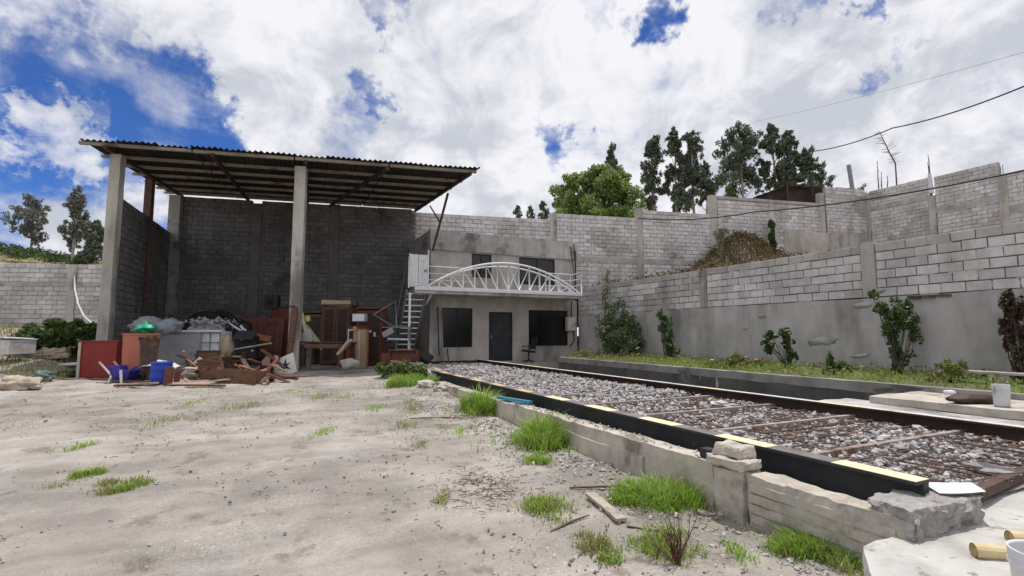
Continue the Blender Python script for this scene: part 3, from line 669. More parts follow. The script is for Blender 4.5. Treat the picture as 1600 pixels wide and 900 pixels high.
for i in range(nsh):
    m = MB(); u0, u1 = i / nsh, (i + 1) / nsh; n = 13; lift = .012 * (i % 2); rd = random.Random(i)
    v1 = -.012 + rd.uniform(-.012, .012); ks = [v1, .25, .5, .75, 1.03]
    rows = []
    for side in (0, 1):
        for v in ks:
            for k in range(n * 2 + 1):
                u = u0 + (u1 + .006 - u0) * k / (n * 2); z = .030 * math.sin(k * math.pi / 2 * 1.0) + lift + (.085 if True else 0) + (.006 if side else 0)
                z += (.03 * mn.noise(Vector((i * 1.7, v * 3, k * .15))))
                rows.append(tuple(roofp(u, v, z)))
    w_ = n * 2 + 1; f = []
    for side in (0, 1):
        o = side * w_ * len(ks)
        for j in range(len(ks) - 1):
            for k in range(w_ - 1):
                q = (o + j * w_ + k, o + j * w_ + k + 1, o + (j + 1) * w_ + k + 1, o + (j + 1) * w_ + k); f.append(q if side else q[::-1])
    m.add(rows, f); m.build('corrugated_sheet', 'roof_sheet', shed)
for v in (.012, .20, .36, .52, .68, .84, .97):
    for k in range(4):
        a, e = k / 4 + (.004 if k else -.005), (k + 1) / 4 + .0
        MB().beam(roofp(a, v, .015 - .008 * ((k + int(v * 50)) % 2)), roofp(e, v, .015 - .008 * ((k + int(v * 50)) % 2)), .09, .09).build('purlin', 'purlin_pale', shed)
for u in (.055, .30, .53, .98):
    MB().beam(roofp(u, .0, -.085), roofp(u, 1.0, -.085), .10, .10).build('rafter', 'rust_dark', shed)
MB().tube([gy(606, 263, 15.9), gy(515, 322, 23.7)], .065, 8).build('roof_tie', 'rust_dark', shed, smooth=True)
pb = gy(676, 392, 19.15); pt = gy(700, 302, 18.0); MB().tube([pb, pt], .05, 8).build('roof_brace', 'rust', shed, smooth=True)
pt2 = gy(672, 322, 19.6); MB().tube([gy(686, 345, 18.55), pt2], .03, 6).build('roof_brace', 'grille_black', shed, smooth=True)
def shed_col(p, wd, z0, name='column', mt='column_concrete'):
    m = MB(); h = wd / 2; zt = roofz(p.x, p.y) - .14; d = (MC - LC).normalized(); n = Vector((d.y, -d.x, 0))
    c = [p - d * h + n * h, p + d * h + n * h, p + d * h - n * h, p - d * h - n * h]
    m.rough([(q.x, q.y, z) for z in (z0, zt) for q in c], (2, 2, 22), .008, 4, int(p.x * 3)); m.build(name, mt, shed)
shed_col(LC, .29, .2); shed_col(MC, .33, .2)
lm = LC.lerp(BL, .52); shed_col(lm + Vector((-.05, 0, 0)), .24, .2, mt='rust'); shed_col(BL + Vector((.12, -.05, 0)), .44, .2, mt='mortar')
# back wall of the shed
wz = 7.43; bw = Wall('shed_back_wall', None, (BL.x, BL.y, .3), shed)
bd = (BR - BL).normalized(); BLn = (BR - BL).length
def onb(px): q = gl(px, 420, BL, bd); return Vector((q.x, q.y, 0))
c1, c2 = onb(397), onb(521); tz = gl(460, 421, BL, bd).z
for a, e, o in ((BL + bd * .36, c1 - bd * .2, 0), (c1 + bd * .2, c2 - bd * .2, 1), (c2 + bd * .2, BR, 0)):
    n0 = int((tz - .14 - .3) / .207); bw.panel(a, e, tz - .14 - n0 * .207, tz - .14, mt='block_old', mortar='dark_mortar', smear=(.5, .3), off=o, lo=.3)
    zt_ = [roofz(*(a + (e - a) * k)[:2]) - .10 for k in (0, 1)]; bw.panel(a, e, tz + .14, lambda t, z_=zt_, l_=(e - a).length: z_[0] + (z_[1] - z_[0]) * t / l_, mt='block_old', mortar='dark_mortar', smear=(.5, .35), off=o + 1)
    bw.beam(a, e, tz - .14, tz + .14, .012, mt='shaded_concrete')
for c in (c1, c2): bw.column(c, bd, .40, .3, wz + (.1 if c is c2 else -.05), .03, mt='shaded_concrete')
bw.finish(300)
# side wall, seen from inside: runs from the back corner to the front column
sz = 5.86; sw = Wall('shed_side_wall', None, (LC.x, LC.y, .3), shed); sdv = (BL - LC).normalized(); n0 = int((sz - .3) / .207)
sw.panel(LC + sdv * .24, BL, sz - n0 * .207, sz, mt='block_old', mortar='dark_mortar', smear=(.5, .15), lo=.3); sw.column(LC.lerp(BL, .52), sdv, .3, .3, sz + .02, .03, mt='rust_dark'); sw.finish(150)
m = MB(); q = [LC + Vector((.3, .3, 0)), MC + Vector((0, .2, 0)), Vector((5.4, 16.8, 0)), BR, BL]      # trodden slab
c = [Vector((-4.3, 17.85, 0)), Vector((5.2, 15.6, 0)), BR, BL]
m.rough([(p.x, p.y, z) for z in (.2, .445) for p in c], (20, 12, 1), .02, 2, 9); m.build('shed_floor', 'mortar', shed)

# ---------------------------------------------------------------- the two-storey building
BY = 19.34; BX0, BX1 = 5.55, 12.44; bld = thing('site_office', 'two-storey grey rendered building with arched white balcony and black windows', 'building', (9, 19.4, .45))
OP = [('w', 6.04, 7.36, 1.06, 2.66), ('d', 8.09, 9.19, .47, 2.53), ('w', 9.96, 11.95, 1.08, 2.65), ('w', 7.30, 8.20, 3.95, 4.95), ('w', 9.5, 11.3, 3.75, 4.95)]
def facade():
    m = MB()
    for z0, z1 in ((.2, 3.12), (3.30, 4.99)):
        ops = [o for o in OP if z0 < (o[3] + o[4]) / 2 < z1]
        xs = sorted({BX0, BX1, *[o[1] for o in ops], *[o[2] for o in ops]})
        for a, e in zip(xs[:-1], xs[1:]):
            o = [q for q in ops if q[1] <= a + 1e-6 and q[2] >= e - 1e-6]
            spans = [(z0, z1)] if not o else [(z0, o[0][3]), (o[0][4], z1)]
            for s0, s1 in spans:
                if s1 - s0 > .01: m.hexa([(a, BY, s0), (e, BY, s0), (e, BY + .2, s0), (a, BY + .2, s0), (a, BY, s1), (e, BY, s1), (e, BY + .2, s1), (a, BY + .2, s1)])
    m.build('front_wall', 'building_render', bld)
facade()
m = MB(); m.lohi((BX0, BY + .2, .2), (BX0 + .2, 22.6, 5.0)); m.build('side_wall', 'building_render', bld)
m = MB(); m.rough([(BX0 - .05, BY - .10, 4.99), (BX1 + .05, BY - .10, 4.99), (BX1 + .05, BY + .12, 4.99), (BX0 - .05, BY + .12, 4.99), (BX0 - .05, BY - .10, 5.80), (BX1 + .05, BY - .10, 5.76), (BX1 + .05, BY + .12, 5.76), (BX0 - .05, BY + .12, 5.80)], (24, 1, 4), .012, 2, 2)
m.rough([(BX0 - .05, BY + .123, 4.99), (BX0 + .17, BY + .123, 4.99), (BX0 + .17, 22.6, 4.99), (BX0 - .05, 22.6, 4.99), (BX0 - .05, BY + .123, 5.80), (BX0 + .17, BY + .123, 5.80), (BX0 + .17, 22.6, 5.80), (BX0 - .05, 22.6, 5.80)], (1, 8, 3), .01, 2, 5)
m.build('parapet', 'concrete', bld)
MB().lohi((BX0 + .2, BY + .2, 4.9), (BX1, 22.0, 5.02)).build('roof_slab', 'concrete', bld)
MB().lohi((BX0 + .2, BY + .2, 3.12), (BX1, 22.0, 3.30)).build('floor_slab', 'concrete', bld)
MB().lohi((BX0 + .2, 21.8, .3), (BX1, 22.0, 4.9)).build('rear_wall', 'concrete', bld)
for k, x0, x1, z0, z1 in OP:
    if k == 'w':
        fr = MB(); t = .05; y0, y1 = BY + .05, BY + .10
        fr.lohi((x0, y0, z0), (x0 + t, y1, z1)); fr.lohi((x1 - t, y0, z0), (x1, y1, z1)); fr.lohi((x0 + t, y0, z0), (x1 - t, y1, z0 + t)); fr.lohi((x0 + t, y0, z1 - t), (x1 - t, y1, z1))
        xm = (x0 + x1) / 2; fr.lohi((xm - .02, y0 + .004, z0 + t), (xm + .02, y1 - .004, z1 - t))
        f = fr.build('window', 'grille_black', bld)
        MB().lohi((x0 + t, BY + .075, z0 + t), (xm - .02, BY + .083, z1 - t)).build('pane', 'glass_dark', f)
        MB().lohi((xm + .02, BY + .075, z0 + t), (x1 - t, BY + .083, z1 - t)).build('pane', 'glass_dark', f)
        MB().lohi((x0 - .03, BY - .03, z0 - .06), (x1 + .03, BY + .12, z0 - .002)).build('sill', 'building_render', bld)
    else:
        d = MB().lohi((x0 + .05, BY + .10, z0), (x1 - .05, BY + .14, z1 - .05)).build('door', 'beam_black', bld)
        fr = MB(); fr.lohi((x0, BY + .06, z0), (x0 + .05, BY + .16, z1)); fr.lohi((x1 - .05, BY + .06, z0), (x1, BY + .16, z1)); fr.lohi((x0 + .05, BY + .06, z1 - .05), (x1 - .05, BY + .16, z1)); fr.build('door_frame', 'grille_black', bld)
        pn = MB()
        for a, e in ((.15, .95), (1.1, 1.9)): pn.lohi((x0 + .16, BY + .085, z0 + a), (x1 - .16, BY + .10, z0 + e))
        pn.build('panel', 'beam_black', d); MB().box((x0 + .14, BY + .075, z0 + 1.02), (.03, .05, .14)).build('handle', 'steel_grey', d)
q = gy(782, 484.5, BY); MB().box((q.x, BY - .012, q.z), (.36, .02, .07)).build('door_sign', 'offwhite', bld)
b_ = MB()
for i in range(7): b_.box((q.x - .13 + .043 * i, BY - .0235, q.z), (.018 + .008 * (i % 3), .003, .035), (0, R(8 * (i % 3 - 1)), 0))
b_.build('faded_lettering', 'steel_grey', bld)
# balcony
b0, b1, byf = 4.62, 11.9, 18.12
MB().rough([(b0, byf, 3.11), (b1, byf, 3.11), (b1, BY - .003, 3.11), (b0, BY - .003, 3.11), (b0, byf, 3.27), (b1, byf, 3.27), (b1, BY - .003, 3.27), (b0, BY - .003, 3.27)], (30, 4, 1), .012, 3, 8).build('balcony_slab', 'concrete', bld)
MB().lohi((b0 - .02, byf - .05, 3.235), (b1 + .02, byf - .018, 3.33)).build('balcony_edge', 'white_paint', bld)
rl = bpy.data.objects.new('balcony_railing', None); C.objects.link(rl); rl.parent = bld; rl.location = Vector((8.5, byf, 3.3)) - wl(bld)
a0, a1 = 5.05, 11.78; zb = 3.36
def archz(x, h, x0=a0, x1=a1): t = (x - (x0 + x1) / 2) / ((x1 - x0) / 2); return zb + h * (1 - t * t)
H1 = 1.08
MB().tube([(a0 + (a1 - a0) * i / 40, byf, archz(a0 + (a1 - a0) * i / 40, H1)) for i in range(41)], .040, 8).build('arch_tube', 'white_paint', rl, smooth=True)
MB().tube([(a0 + (a1 - a0) * i / 40, byf + .30, archz(a0 + (a1 - a0) * i / 40, H1 - .10)) for i in range(41)], .032, 8).build('arch_tube', 'white_paint', rl, smooth=True)
MB().beam((b0, byf, zb), (b1, byf, zb), .05, .05).build('bottom_rail', 'white_paint', rl)
nv = 14
for i in range(1, nv):
    x = a0 + (a1 - a0) * i / nv; zt = archz(x, H1) - .03
    MB().tube([(x, byf, zb), (x, byf, zt)], .021, 6).build('post', 'white_paint', rl, smooth=True)
    xn = x + (a1 - a0) / nv * (1 if i <= nv / 2 else -1)
    MB().tube([(x, byf + .012, zt), (xn, byf + .012, zb)], .021, 6).build('diagonal', 'white_paint', rl, smooth=True)
    MB().tube([(x + .13, byf + .30, zb - .03), (x + .13, byf + .30, max(zb + .02, archz(x + .13, H1 - .10)))], .015, 6).build('post', 'white_paint', rl, smooth=True)
for x0, x1 in ((5.15, 7.2), (10.6, b1)):
    for zz in (3.72, 3.98, 4.26): MB().tube([(x0, BY - .35, zz), (x1, BY - .35, zz)], .02, 6).build('handrail', 'white_paint', rl, smooth=True)
for x in (10.62, 11.25, b1): MB().tube([(x, BY - .35, 3.27), (x, BY - .35, 4.28)], .022, 6).build('post', 'white_paint', rl, smooth=True)
MB().tube([(b1, byf, 3.3), (b1, byf, 4.25)], .03, 6).build('post', 'white_paint', rl, smooth=True)
for zz in (3.7, 3.98, 4.24): MB().tube([(b1, byf, zz), (b1, BY - .35, zz)], .02, 6).build('handrail', 'white_paint', rl, smooth=True)
MB().tube([(5.28, BY - .25, 2.74), (5.30, BY - .5, 2.86), (5.36, BY - .75, 3.11)], [.035, .045, .06], 8).build('bracket', 'white_paint', bld)
# stairs
st = thing('metal_stair', 'steep white metal stair climbing to the balcony landing beside the shed', 'stairs', (4.75, 19, .45))
sy0, sz0, sy1, sz1 = 18.45, 3.22, 20.6, .45
for x in (4.40, 5.10): MB().beam((x, sy0, sz0), (x, sy1, sz1), .05, .18).build('stringer', 'steel_grey', st)
for i in range(13):
    t = (i + .5) / 13; MB().lohi((4.43, sy0 + (sy1 - sy0) * t - .11, sz0 + (sz1 - sz0) * t - .02), (5.07, sy0 + (sy1 - sy0) * t + .11, sz0 + (sz1 - sz0) * t + .02)).build('tread', 'white_paint', st)
MB().beam((4.44, 18.16, .45), (4.44, 18.16, 3.11), .075, .075).build('post', 'white_paint', st)
MB().tube([(4.40, 18.2, 3.3), (4.40, 18.2, 4.45)], .03, 6).build('post', 'white_paint', st, smooth=True)
MB().tube([(4.38, 18.3, 4.25), (4.38, 18.6, 4.1), (4.38, 20.6, 1.5)], .022, 6).build('handrail', 'steel_grey', st, smooth=True)
m = MB()
for x0, x1 in ((4.46, 4.78), (4.80, 5.14)): m.lohi((x0, 18.30, 3.36), (x1, 18.325, 4.58))
for i in range(10): m.lohi((4.46, 18.285, 3.42 + .11 * i), (5.14, 18.297, 3.45 + .11 * i)) if i < 4 else None
m.lohi((4.43, 18.28, 3.33), (4.46, 18.34, 4.62)); m.lohi((5.14, 18.28, 3.33), (5.18, 18.34, 4.78))
g = m.build('landing_gate', 'white_paint', st)
MB().tube([(4.95, 18.24, 3.36), (4.95, 18.24, 4.2)], .02, 6).build('bar', 'white_paint', g); MB().box((5.05, 18.26, 3.98), (.09, .05, .09)).build('lock', 'steel_grey', g)
# meter box and its cables
mb = thing('meter_box', 'pale electric meter box mounted at the right end of the office front', 'meter box', (12.03, BY, 1.9))
MB().lohi((11.80, BY - .18, 1.74), (12.28, BY - .003, 2.37)).build('case', 'cream', mb, bevel=.012)
MB().lohi((11.84, BY - .195, 1.78), (12.24, BY - .183, 2.33)).build('door', 'offwhite', mb); MB().box((12.2, BY - .205, 2.05), (.03, .02, .09)).build('latch', 'steel_grey', mb)
m = MB(); m.tube([(12.1, BY - .08, 2.37), (12.12, BY - .06, 3.10)], .02, 6); m.tube([(12.2, BY - .08, 1.74), (12.22, BY - .08, 1.3), (12.0, BY - .06, 1.05)], .025, 6)
m.build('conduit', 'cable', mb, smooth=True)
cb = MB()
for dx, dz in ((0, 0), (.18, .1), (.25, -.2)): cb.tube([(12.05 + dx, BY - .13, 5.6 + dz), (12.12 + dx * .8, BY - .15, 5.1), (12.2 + dx * .4, BY - .16, 4.3), (12.22 + dx * .3, BY - .14, 3.3)], .018, 5)
tag(cb.build('hanging_cable', 'cable', smooth=True), 'black cables hanging down the right corner of the office', 'cable')

# ---------------------------------------------------------------- weighbridge
wb = thing('weighbridge', 'unfinished truck weighbridge of two black steel beams with yellow-striped flange and stone-filled deck', 'weighbridge', (5.6, 10, .3))
NX, FX, WY0, WY1, WZ = 3.96, 7.28, 1.98, 18.7, .60; FWD_ = {NX: .17, FX: .12}
for x in (NX, FX):
    m = MB(); m.lohi((x, WY0, WZ - .022), (x + FWD_[x], WY1, WZ)); m.lohi((x + .094, WY0, .16), (x + .116, WY1, WZ - .022)); m.lohi((x + .02, WY0, .135), (x + .19, WY1, .16))
    for i in range(15):
        y = WY0 + .02 + i * 1.19; m.lohi((x + .116, y, .16), (x + .2, y + .012, WZ - .024))
    m.build('side_beam', 'beam_black' if x == NX else 'rust_dark', wb)
    y = WY0; k = 0
    while y < WY1 - .3:
        e = min(y + .575, WY1); yl = k % 2 == 0
        mt = ('yellow_paint' if y < 7 else 'orange_worn') if yl else 'flange_grey'
        if x == FX: mt = 'offwhite' if k % 4 else 'yellow_paint'
        MB().lohi((x + .002, y, WZ + .001), (x + FWD_[x] - .002, e - .001, WZ + .005)).build('yellow_stripe' if yl or x == FX else 'grey_stripe', mt, wb); y = e; k += 1
yc = 3.16; 
while yc < WY1:
    MB().beam((NX + .15, yc, .445), (FX + .09, yc, .445), .065, .07).build('cross_beam', 'dusty_rust', wb); yc += 1.235
p_, q_ = gz(1526, 764, .46), gz(1660, 708, .46); MB().beam((p_.x, p_.y, .43), (q_.x, q_.y, .43), .07, .07).build('end_beam', 'rust', wb)
MB().lohi((NX, WY1 + .01, .35), (FX + .21, WY1 + .14, .56)).build('end_beam', 'rust_dark', wb)
m = MB(); rd = random.Random(3)
x = NX + .26
while x < FX + .05:
    y = WY0
    while y < WY1:
        e = min(WY1, y + rd.uniform(1.5, 3)); a = rd.uniform(-.012, .03); m.tube([(x + rd.uniform(-.02, .02), y, .432 + a), (x + rd.uniform(-.02, .02), (y + e) / 2, .438 + rd.uniform(-.015, .02)), (x, e, .432 + a)], .0085, 4, 0, False); y = e
    x += .125
y = WY0 + .1
while y < WY1:
    a = rd.uniform(-.012, .03); m.tube([(NX + .13, y, .442 + a), ((NX + FX) / 2, y + rd.uniform(-.03, .03), .447 + rd.uniform(-.01, .02)), (FX + .08, y, .442 + a)], .0085, 4, 0, False); y += .155
m.build('rebar_mesh', 'rust', wb, kind='stuff')
def rock_shapes(k, seg=6, rings=4, seed0=0):
    out = []
    for i in range(k):
        b = MB(); b.blob((0, 0, 0), (1, random.uniform(.6, .9), random.uniform(.5, .75)), seed0 + i * 3.3, .75, 1.3, seg, rings)
        out.append((np.array(b.v), np.array(b.f)))
    return out
SH = rock_shapes(8)
def scatter_stones(name, pts, sizes, mt, kind='stuff', parent=None, sink=.25, shapes=SH):
    """many small stones joined in one mesh"""
    V, F, o = [], [], 0
    for p, s in zip(pts, sizes):
        v, f = shapes[random.randrange(len(shapes))]
        Rm = np.array(Euler((random.uniform(-.5, .5), random.uniform(-.5, .5), random.uniform(0, 6.28))).to_matrix())
        V.append((v * s) @ Rm.T + np.array([p[0], p[1], p[2] + s * (.5 - sink)])); F.append(f + o); o += len(v)
    V = np.concatenate(V); F = np.concatenate(F)
    if parent is not None: V = V - np.array(wl(parent))
    me = bpy.data.meshes.new(name); me.from_pydata(V.tolist(), [], F.tolist()); me.materials.append(M[mt]); me.update()
    ob = bpy.data.objects.new(name, me); C.objects.link(ob)
    if parent is not None: ob.parent = parent
    return tag(ob, kind=kind)
def gravz(x, y): return .405 + .035 * mn.noise(Vector((x * 1.3, y * 1.1, 5))) + .02 * sst(5, 9, y)
m = MB(); n = 16; Ys = np.linspace(WY0, WY1, 70); Xs = np.linspace(NX + .12, FX + .09, n)
m.add([(x, y, gravz(x, y) - .02) for y in Ys for x in Xs], [(j * n + i, j * n + i + 1, (j + 1) * n + i + 1, (j + 1) * n + i) for j in range(69) for i in range(n - 1)])
m.build('gravel_bed', 'mortar', wb, smooth=True)
pts, szs = [], []
for i in range(12000):
    y = WY0 + .05 + (WY1 - WY0 - .1) * (rng.random() ** 1.35); x = rng.uniform(NX + .2, FX + .05)
    c_ = (y - 3.16) / 1.235; near = abs(c_ - round(c_)) * 1.235
    if near < .06 and rng.random() < .5: continue
    s = rng.uniform(.012, .035) * (1.25 if rng.random() < .2 else 1) * (1.0 if y < 7 else 1.35)
    if mn.noise(Vector((x * 1.2, y * 1.2, 9))) > .05 and rng.random() < .6: s *= .55
    pts.append((x, y, gravz(x, y) + rng.uniform(0, .045))); szs.append(s)
scatter_stones('gravel', pts, szs, 'gravel_stone', 'stuff', wb)
BIG = rock_shapes(5, 9, 6, 50)
rk = []
for i, (v, f) in enumerate(BIG):
    me = bpy.data.meshes.new('stone'); me.from_pydata(v.tolist(), [], f.tolist()); me.materials.append(M['gravel_stone']); rk.append(me)
for i in range(70):
    y = WY0 + .2 + (15 - WY0) * rng.random() ** 1.5; x = rng.uniform(NX + .35, FX - .05); s = rng.uniform(.042, .072)
    o = bpy.data.objects.new('stone', rk[i % 5]); C.objects.link(o); o.location = (x, y, gravz(x, y) + .06); o.scale = (s * rng.uniform(.9, 1.3), s, s * rng.uniform(.7, 1)); o.rotation_euler = (rng.uniform(-.3, .3), rng.uniform(-.3, .3), rng.uniform(0, 6))
    tag(o, 'pale fist-sized stone lying among the gravel of the weighbridge deck', 'stone', 'larger stones on the weighbridge deck')
for px, py, s, lb in ((1120, 628, .15, 'largest pale boulder beside the far weighbridge beam'), (1140, 632, .11, 'pale rock right of the largest boulder by the far beam'), (1545, 727, .16, 'flat grey rock at the right end of the weighbridge deck'), (1000, 645, .13, 'rounded pale rock close to the near yellow-striped beam mid-deck')):
    q = gz(px, py, .5); o = bpy.data.objects.new('rock', rk[px % 5].copy()); C.objects.link(o); o.location = (q.x, q.y, .47); o.scale = (s, s * .8, s * .6); o.rotation_euler = (0, 0, px); tag(o, lb, 'rock')

# trench floors, slabs, apron, kerb
MB().rough([(3.86, 1.9, -.4), (9.4, 1.9, -.4), (9.4, 18.9, -.4), (3.86, 18.9, -.4), (3.86, 1.9, .10), (9.4, 1.9, .10), (9.4, 18.9, .13), (3.86, 18.9, .13)], (6, 20, 1), .02, 2, 4).build('trench_floor', 'dark_mortar', kind='structure')
MB().rough([(FX + .22, -2, .15), (8.22, -2, .15), (8.22, 5.0, .15), (FX + .22, 5.0, .15), (FX + .22, -2, .592), (8.22, -2, .592), (8.22, 5.0, .592), (FX + .22, 5.0, .592)], (4, 20, 3), .012, 3, 4).build('walkway_slab', 'concrete', kind='structure')
MB().rough([(7.92, -2, .60), (9.27, -2, .60), (9.27, 4.5, .60), (7.92, 4.5, .60), (7.92, -2, .70), (9.27, -2, .70), (9.27, 4.5, .70), (7.92, 4.5, .70)], (6, 20, 1), .012, 4, 14).build('raised_slab', 'kerb_concrete', kind='structure')
MB().lohi((8.24, -2, .1), (9.25, 4.4, .6)).build('slab_footing', 'bed_wall', kind='structure')
ap = MB(); c = [(2.55, 1.45), (9, .6), (9, 2.3), (3.30, 1.96)]
ap.rough([(x, y, -.1) for x, y in c] + [(c[0][0], c[0][1], .30), (c[1][0], c[1][1], .36), (c[2][0], c[2][1], .44), (c[3][0], c[3][1], .30)], (40, 10, 5), .03, 5, 3, amp_top=.012)
ap.rough([(x, y, z) for z in (-.1, .296) for x, y in [(1.7, -2), (9, -2), (9, .597), (2.55, 1.445)]], (30, 12, 4), .03, 5, 3, amp_top=.012)
ap.build('concrete_apron', 'pale_slab', kind='structure')
kb = thing('kerb', 'weathered board-marked concrete kerb running beside the near weighbridge beam', 'kerb', (3.72, 7, .2))
KX = 3.64
def kseg(y0, y1, zt, w=.22, x=KX, n=30, seed=1, zb=-.2, amp=.016):
    m = MB(); m.rough([(x, y0, zb), (x + w, y0, zb), (x + w, y1, zb), (x, y1, zb), (x, y0, zt), (x + w, y0, zt), (x + w, y1, zt), (x, y1, zt)], (3, n, 7), amp, 3.5, seed); return m
kseg(3.42, 7.6, .44, n=50, seed=2).build('kerb_run', 'kerb_concrete', kb)
m = MB(); ysk = [7.6, 8.4, 9.4, 10.6, 11.5, 12.2]; off = [0, -.02, -.03, -.02, .0, .04]
for i in range(5):
    m.rough([(KX + off[i], ysk[i], -.1), (KX + off[i] + .22, ysk[i], -.1), (KX + off[i + 1] + .22, ysk[i + 1], -.1), (KX + off[i + 1], ysk[i + 1], -.1), (KX + off[i], ysk[i], .435), (KX + off[i] + .22, ysk[i], .435), (KX + off[i + 1] + .22, ysk[i + 1], .435), (KX + off[i + 1], ysk[i + 1], .435)], (2, 8, 5), .014, 3.5, 2)
m.build('kerb_run', 'kerb_concrete', kb)
kseg(1.86, 3.08, .435, n=26, seed=5, amp=.022).build('kerb_run', 'kerb_concrete', kb)
kseg(3.09, 3.41, .43, .24, KX - .03, 8, 6).build('pillar', 'kerb_concrete', kb)
m = MB(); m.rough([(KX - .05, 4.35, -.1), (KX + .02, 4.35, -.1), (KX + .02, 6.3, -.1), (KX - .05, 6.3, -.1), (KX - .03, 4.35, .29), (KX + .02, 4.35, .30), (KX + .02, 6.3, .31), (KX - .03, 6.3, .30)], (1, 24, 5), .012, 4, 3); m.build('footing_ledge', 'kerb_concrete', kb)
m = MB()
for i in range(4): m.rough([(KX - .012, 1.95, .05 + .08 * i), (KX + .01, 1.95, .05 + .08 * i), (KX + .01, 3.05, .05 + .08 * i), (KX - .012, 3.05, .05 + .08 * i), (KX - .012 + .006 * (i % 2), 1.95, .118 + .08 * i), (KX + .01, 1.95, .118 + .08 * i), (KX + .01, 3.05, .118 + .08 * i), (KX - .012 + .006 * (i % 2), 3.05, .118 + .08 * i)], (1, 16, 2), .008, 4, i)
m.build('board_marking', 'kerb_concrete', kb)
# crumbs of mortar on the kerb
pts = [(KX + random.uniform(.02, .2), random.uniform(3.5, 9), .442 + .005 * random.random()) for _ in range(170)]; scatter_stones('mortar_crumbs', pts, [random.uniform(.006, .022) for _ in pts], 'rock', 'stuff', kb)
# end block, sheet, stacked lumps
zt = .50; c = [gz(1423, 799, zt), gz(1541, 775, zt), gz(1438, 752, zt), gz(1356, 777, zt)]
eb = MB(); bb = [Vector((q.x, q.y, .27)) for q in c]; bb[0] += Vector((.02, .03, 0)); bb[1] += Vector((-.02, .02, 0))
eb.rough([*bb, *c], (44, 26, 20), .038, 9, 7, amp_top=.010); tag(eb.build('concrete_block', 'broken_concrete'), 'broken-faced concrete block at the near end of the weighbridge beam', 'concrete block')
m = MB(); a, b_, e, d_ = gz(1440, 754, .515), gz(1468, 772, .515), gz(1541, 772, .525), gz(1518, 755, .515)
vs = [a, b_, e, d_]; g = []
for z in (0, .006):
    for i in range(5):
        for j in range(5):
            u, v = i / 4, j / 4; q = (a * (1 - u) + d_ * u) * (1 - v) + (b_ * (1 - u) + e * u) * v; g.append((q.x, q.y, q.z + z + .012 * u * u * v - .004 * math.sin(u * 3.1)))
f = [(i * 5 + j, i * 5 + j + 1, i * 5 + j + 6, i * 5 + j + 5) for i in range(4) for j in range(4)]
f = [q[::-1] for q in f] + [tuple(x + 25 for x in q) for q in f]
m.add(g, f); tag(m.build('metal_sheet', 'white_paint'), 'thin bent white sheet lying on the broken concrete block', 'sheet')
x0, x1 = KX - .05, KX + .19
m = MB(); m.rough([(x0 - .02, 3.06, .44), (x1, 3.07, .44), (x1, 3.40, .44), (x0 - .02, 3.44, .44), (x0, 3.05, .53), (x1, 3.06, .535), (x1, 3.40, .535), (x0 - .03, 3.45, .53)], (10, 10, 6), .020, 9, 3); tag(m.build('concrete_lump', 'kerb_concrete'), 'lower flat concrete lump of the small pile on the kerb pillar', 'concrete lump')
m = MB(); m.rough([(x0 + .01, 3.10, .537), (x1 - .01, 3.10, .537), (x1 - .01, 3.39, .537), (x0 + .01, 3.41, .537), (x0 + .03, 3.12, .632), (x1 - .02, 3.12, .64), (x1 - .02, 3.37, .64), (x0 + .03, 3.38, .635)], (10, 10, 6), .013, 7, 13); tag(m.build('concrete_lump', 'kerb_concrete'), 'upper squarish concrete lump topping the small pile on the kerb pillar', 'concrete lump')
m = MB(); m.lohi((KX + .04, 3.5, .445), (KX + .14, 3.62, .455)); m.lohi((KX + .04, 3.5, .455), (KX + .05, 3.62, .53)); m.lohi((KX + .05, 3.5, .52), (KX + .14, 3.61, .53)); tag(m.build('bracket', 'beam_black'), 'small black metal bracket on the kerb beside the piled lumps', 'bracket')
q = gx(802, 630, KX + .1); m = MB(); m.box((KX + .12, q.y, .475), (.10, .85, .05), (0, R(4), R(14))); m.box((KX + .08, q.y - .30, .458), (.03, .16, .04), (0, 0, R(60))); tag(m.build('blue_board', 'teal_paint', bevel=.004), 'short teal-blue board lying on the kerb behind the grass tuft', 'board')

# flower bed
bed = thing('flower_bed', 'long raised flower bed with dark stained concrete edging below the garden wall', 'planter', (10.5, 9, .1))
PX = 9.3
m = MB(); m.rough([(PX, -2, .05), (PX + .16, -2, .05), (PX + .16, 15.7, .05), (PX, 15.7, .05), (PX, -2, .755), (PX + .16, -2, .755), (PX + .16, 15.7, .755), (PX, 15.7, .755)], (1, 60, 6), .016, 2.5, 3); m.build('edging', 'bed_wall', bed)
m = MB(); m.rough([(PX - .012, -2, .60), (PX + .175, -2, .60), (PX + .175, 15.72, .60), (PX - .012, 15.72, .60), (PX - .012, -2, .775), (PX + .175, -2, .775), (PX + .175, 15.72, .775), (PX - .012, 15.72, .775)], (1, 60, 3), .012, 3, 8); m.build('coping', 'old_coping', bed)
m = MB(); m.rough([(PX + .16, 15.55, .05), (12.46, 15.55, .05), (12.46, 15.7, .05), (PX + .16, 15.7, .05), (PX + .16, 15.55, .75), (12.46, 15.55, .75), (12.46, 15.7, .75), (PX + .16, 15.7, .75)], (8, 1, 4), .012, 3, 5); m.build('end_wall', 'concrete', bed)
m = MB(); n = 12; Xs = np.linspace(PX + .15, 12.47, n); Ys = np.linspace(-2, 15.56, 60)
m.add([(x, y, .70 + .05 * mn.noise(Vector((x * 1.4, y * 1.4, 2))) + .03 * (x - PX)) for y in Ys for x in Xs], [(j * n + i, j * n + i + 1, (j + 1) * n + i + 1, (j + 1) * n + i) for j in range(59) for i in range(n - 1)]); m.build('soil', 'bed_soil', bed, smooth=True)
def bedz(x): return .70 + .03 * (x - PX)

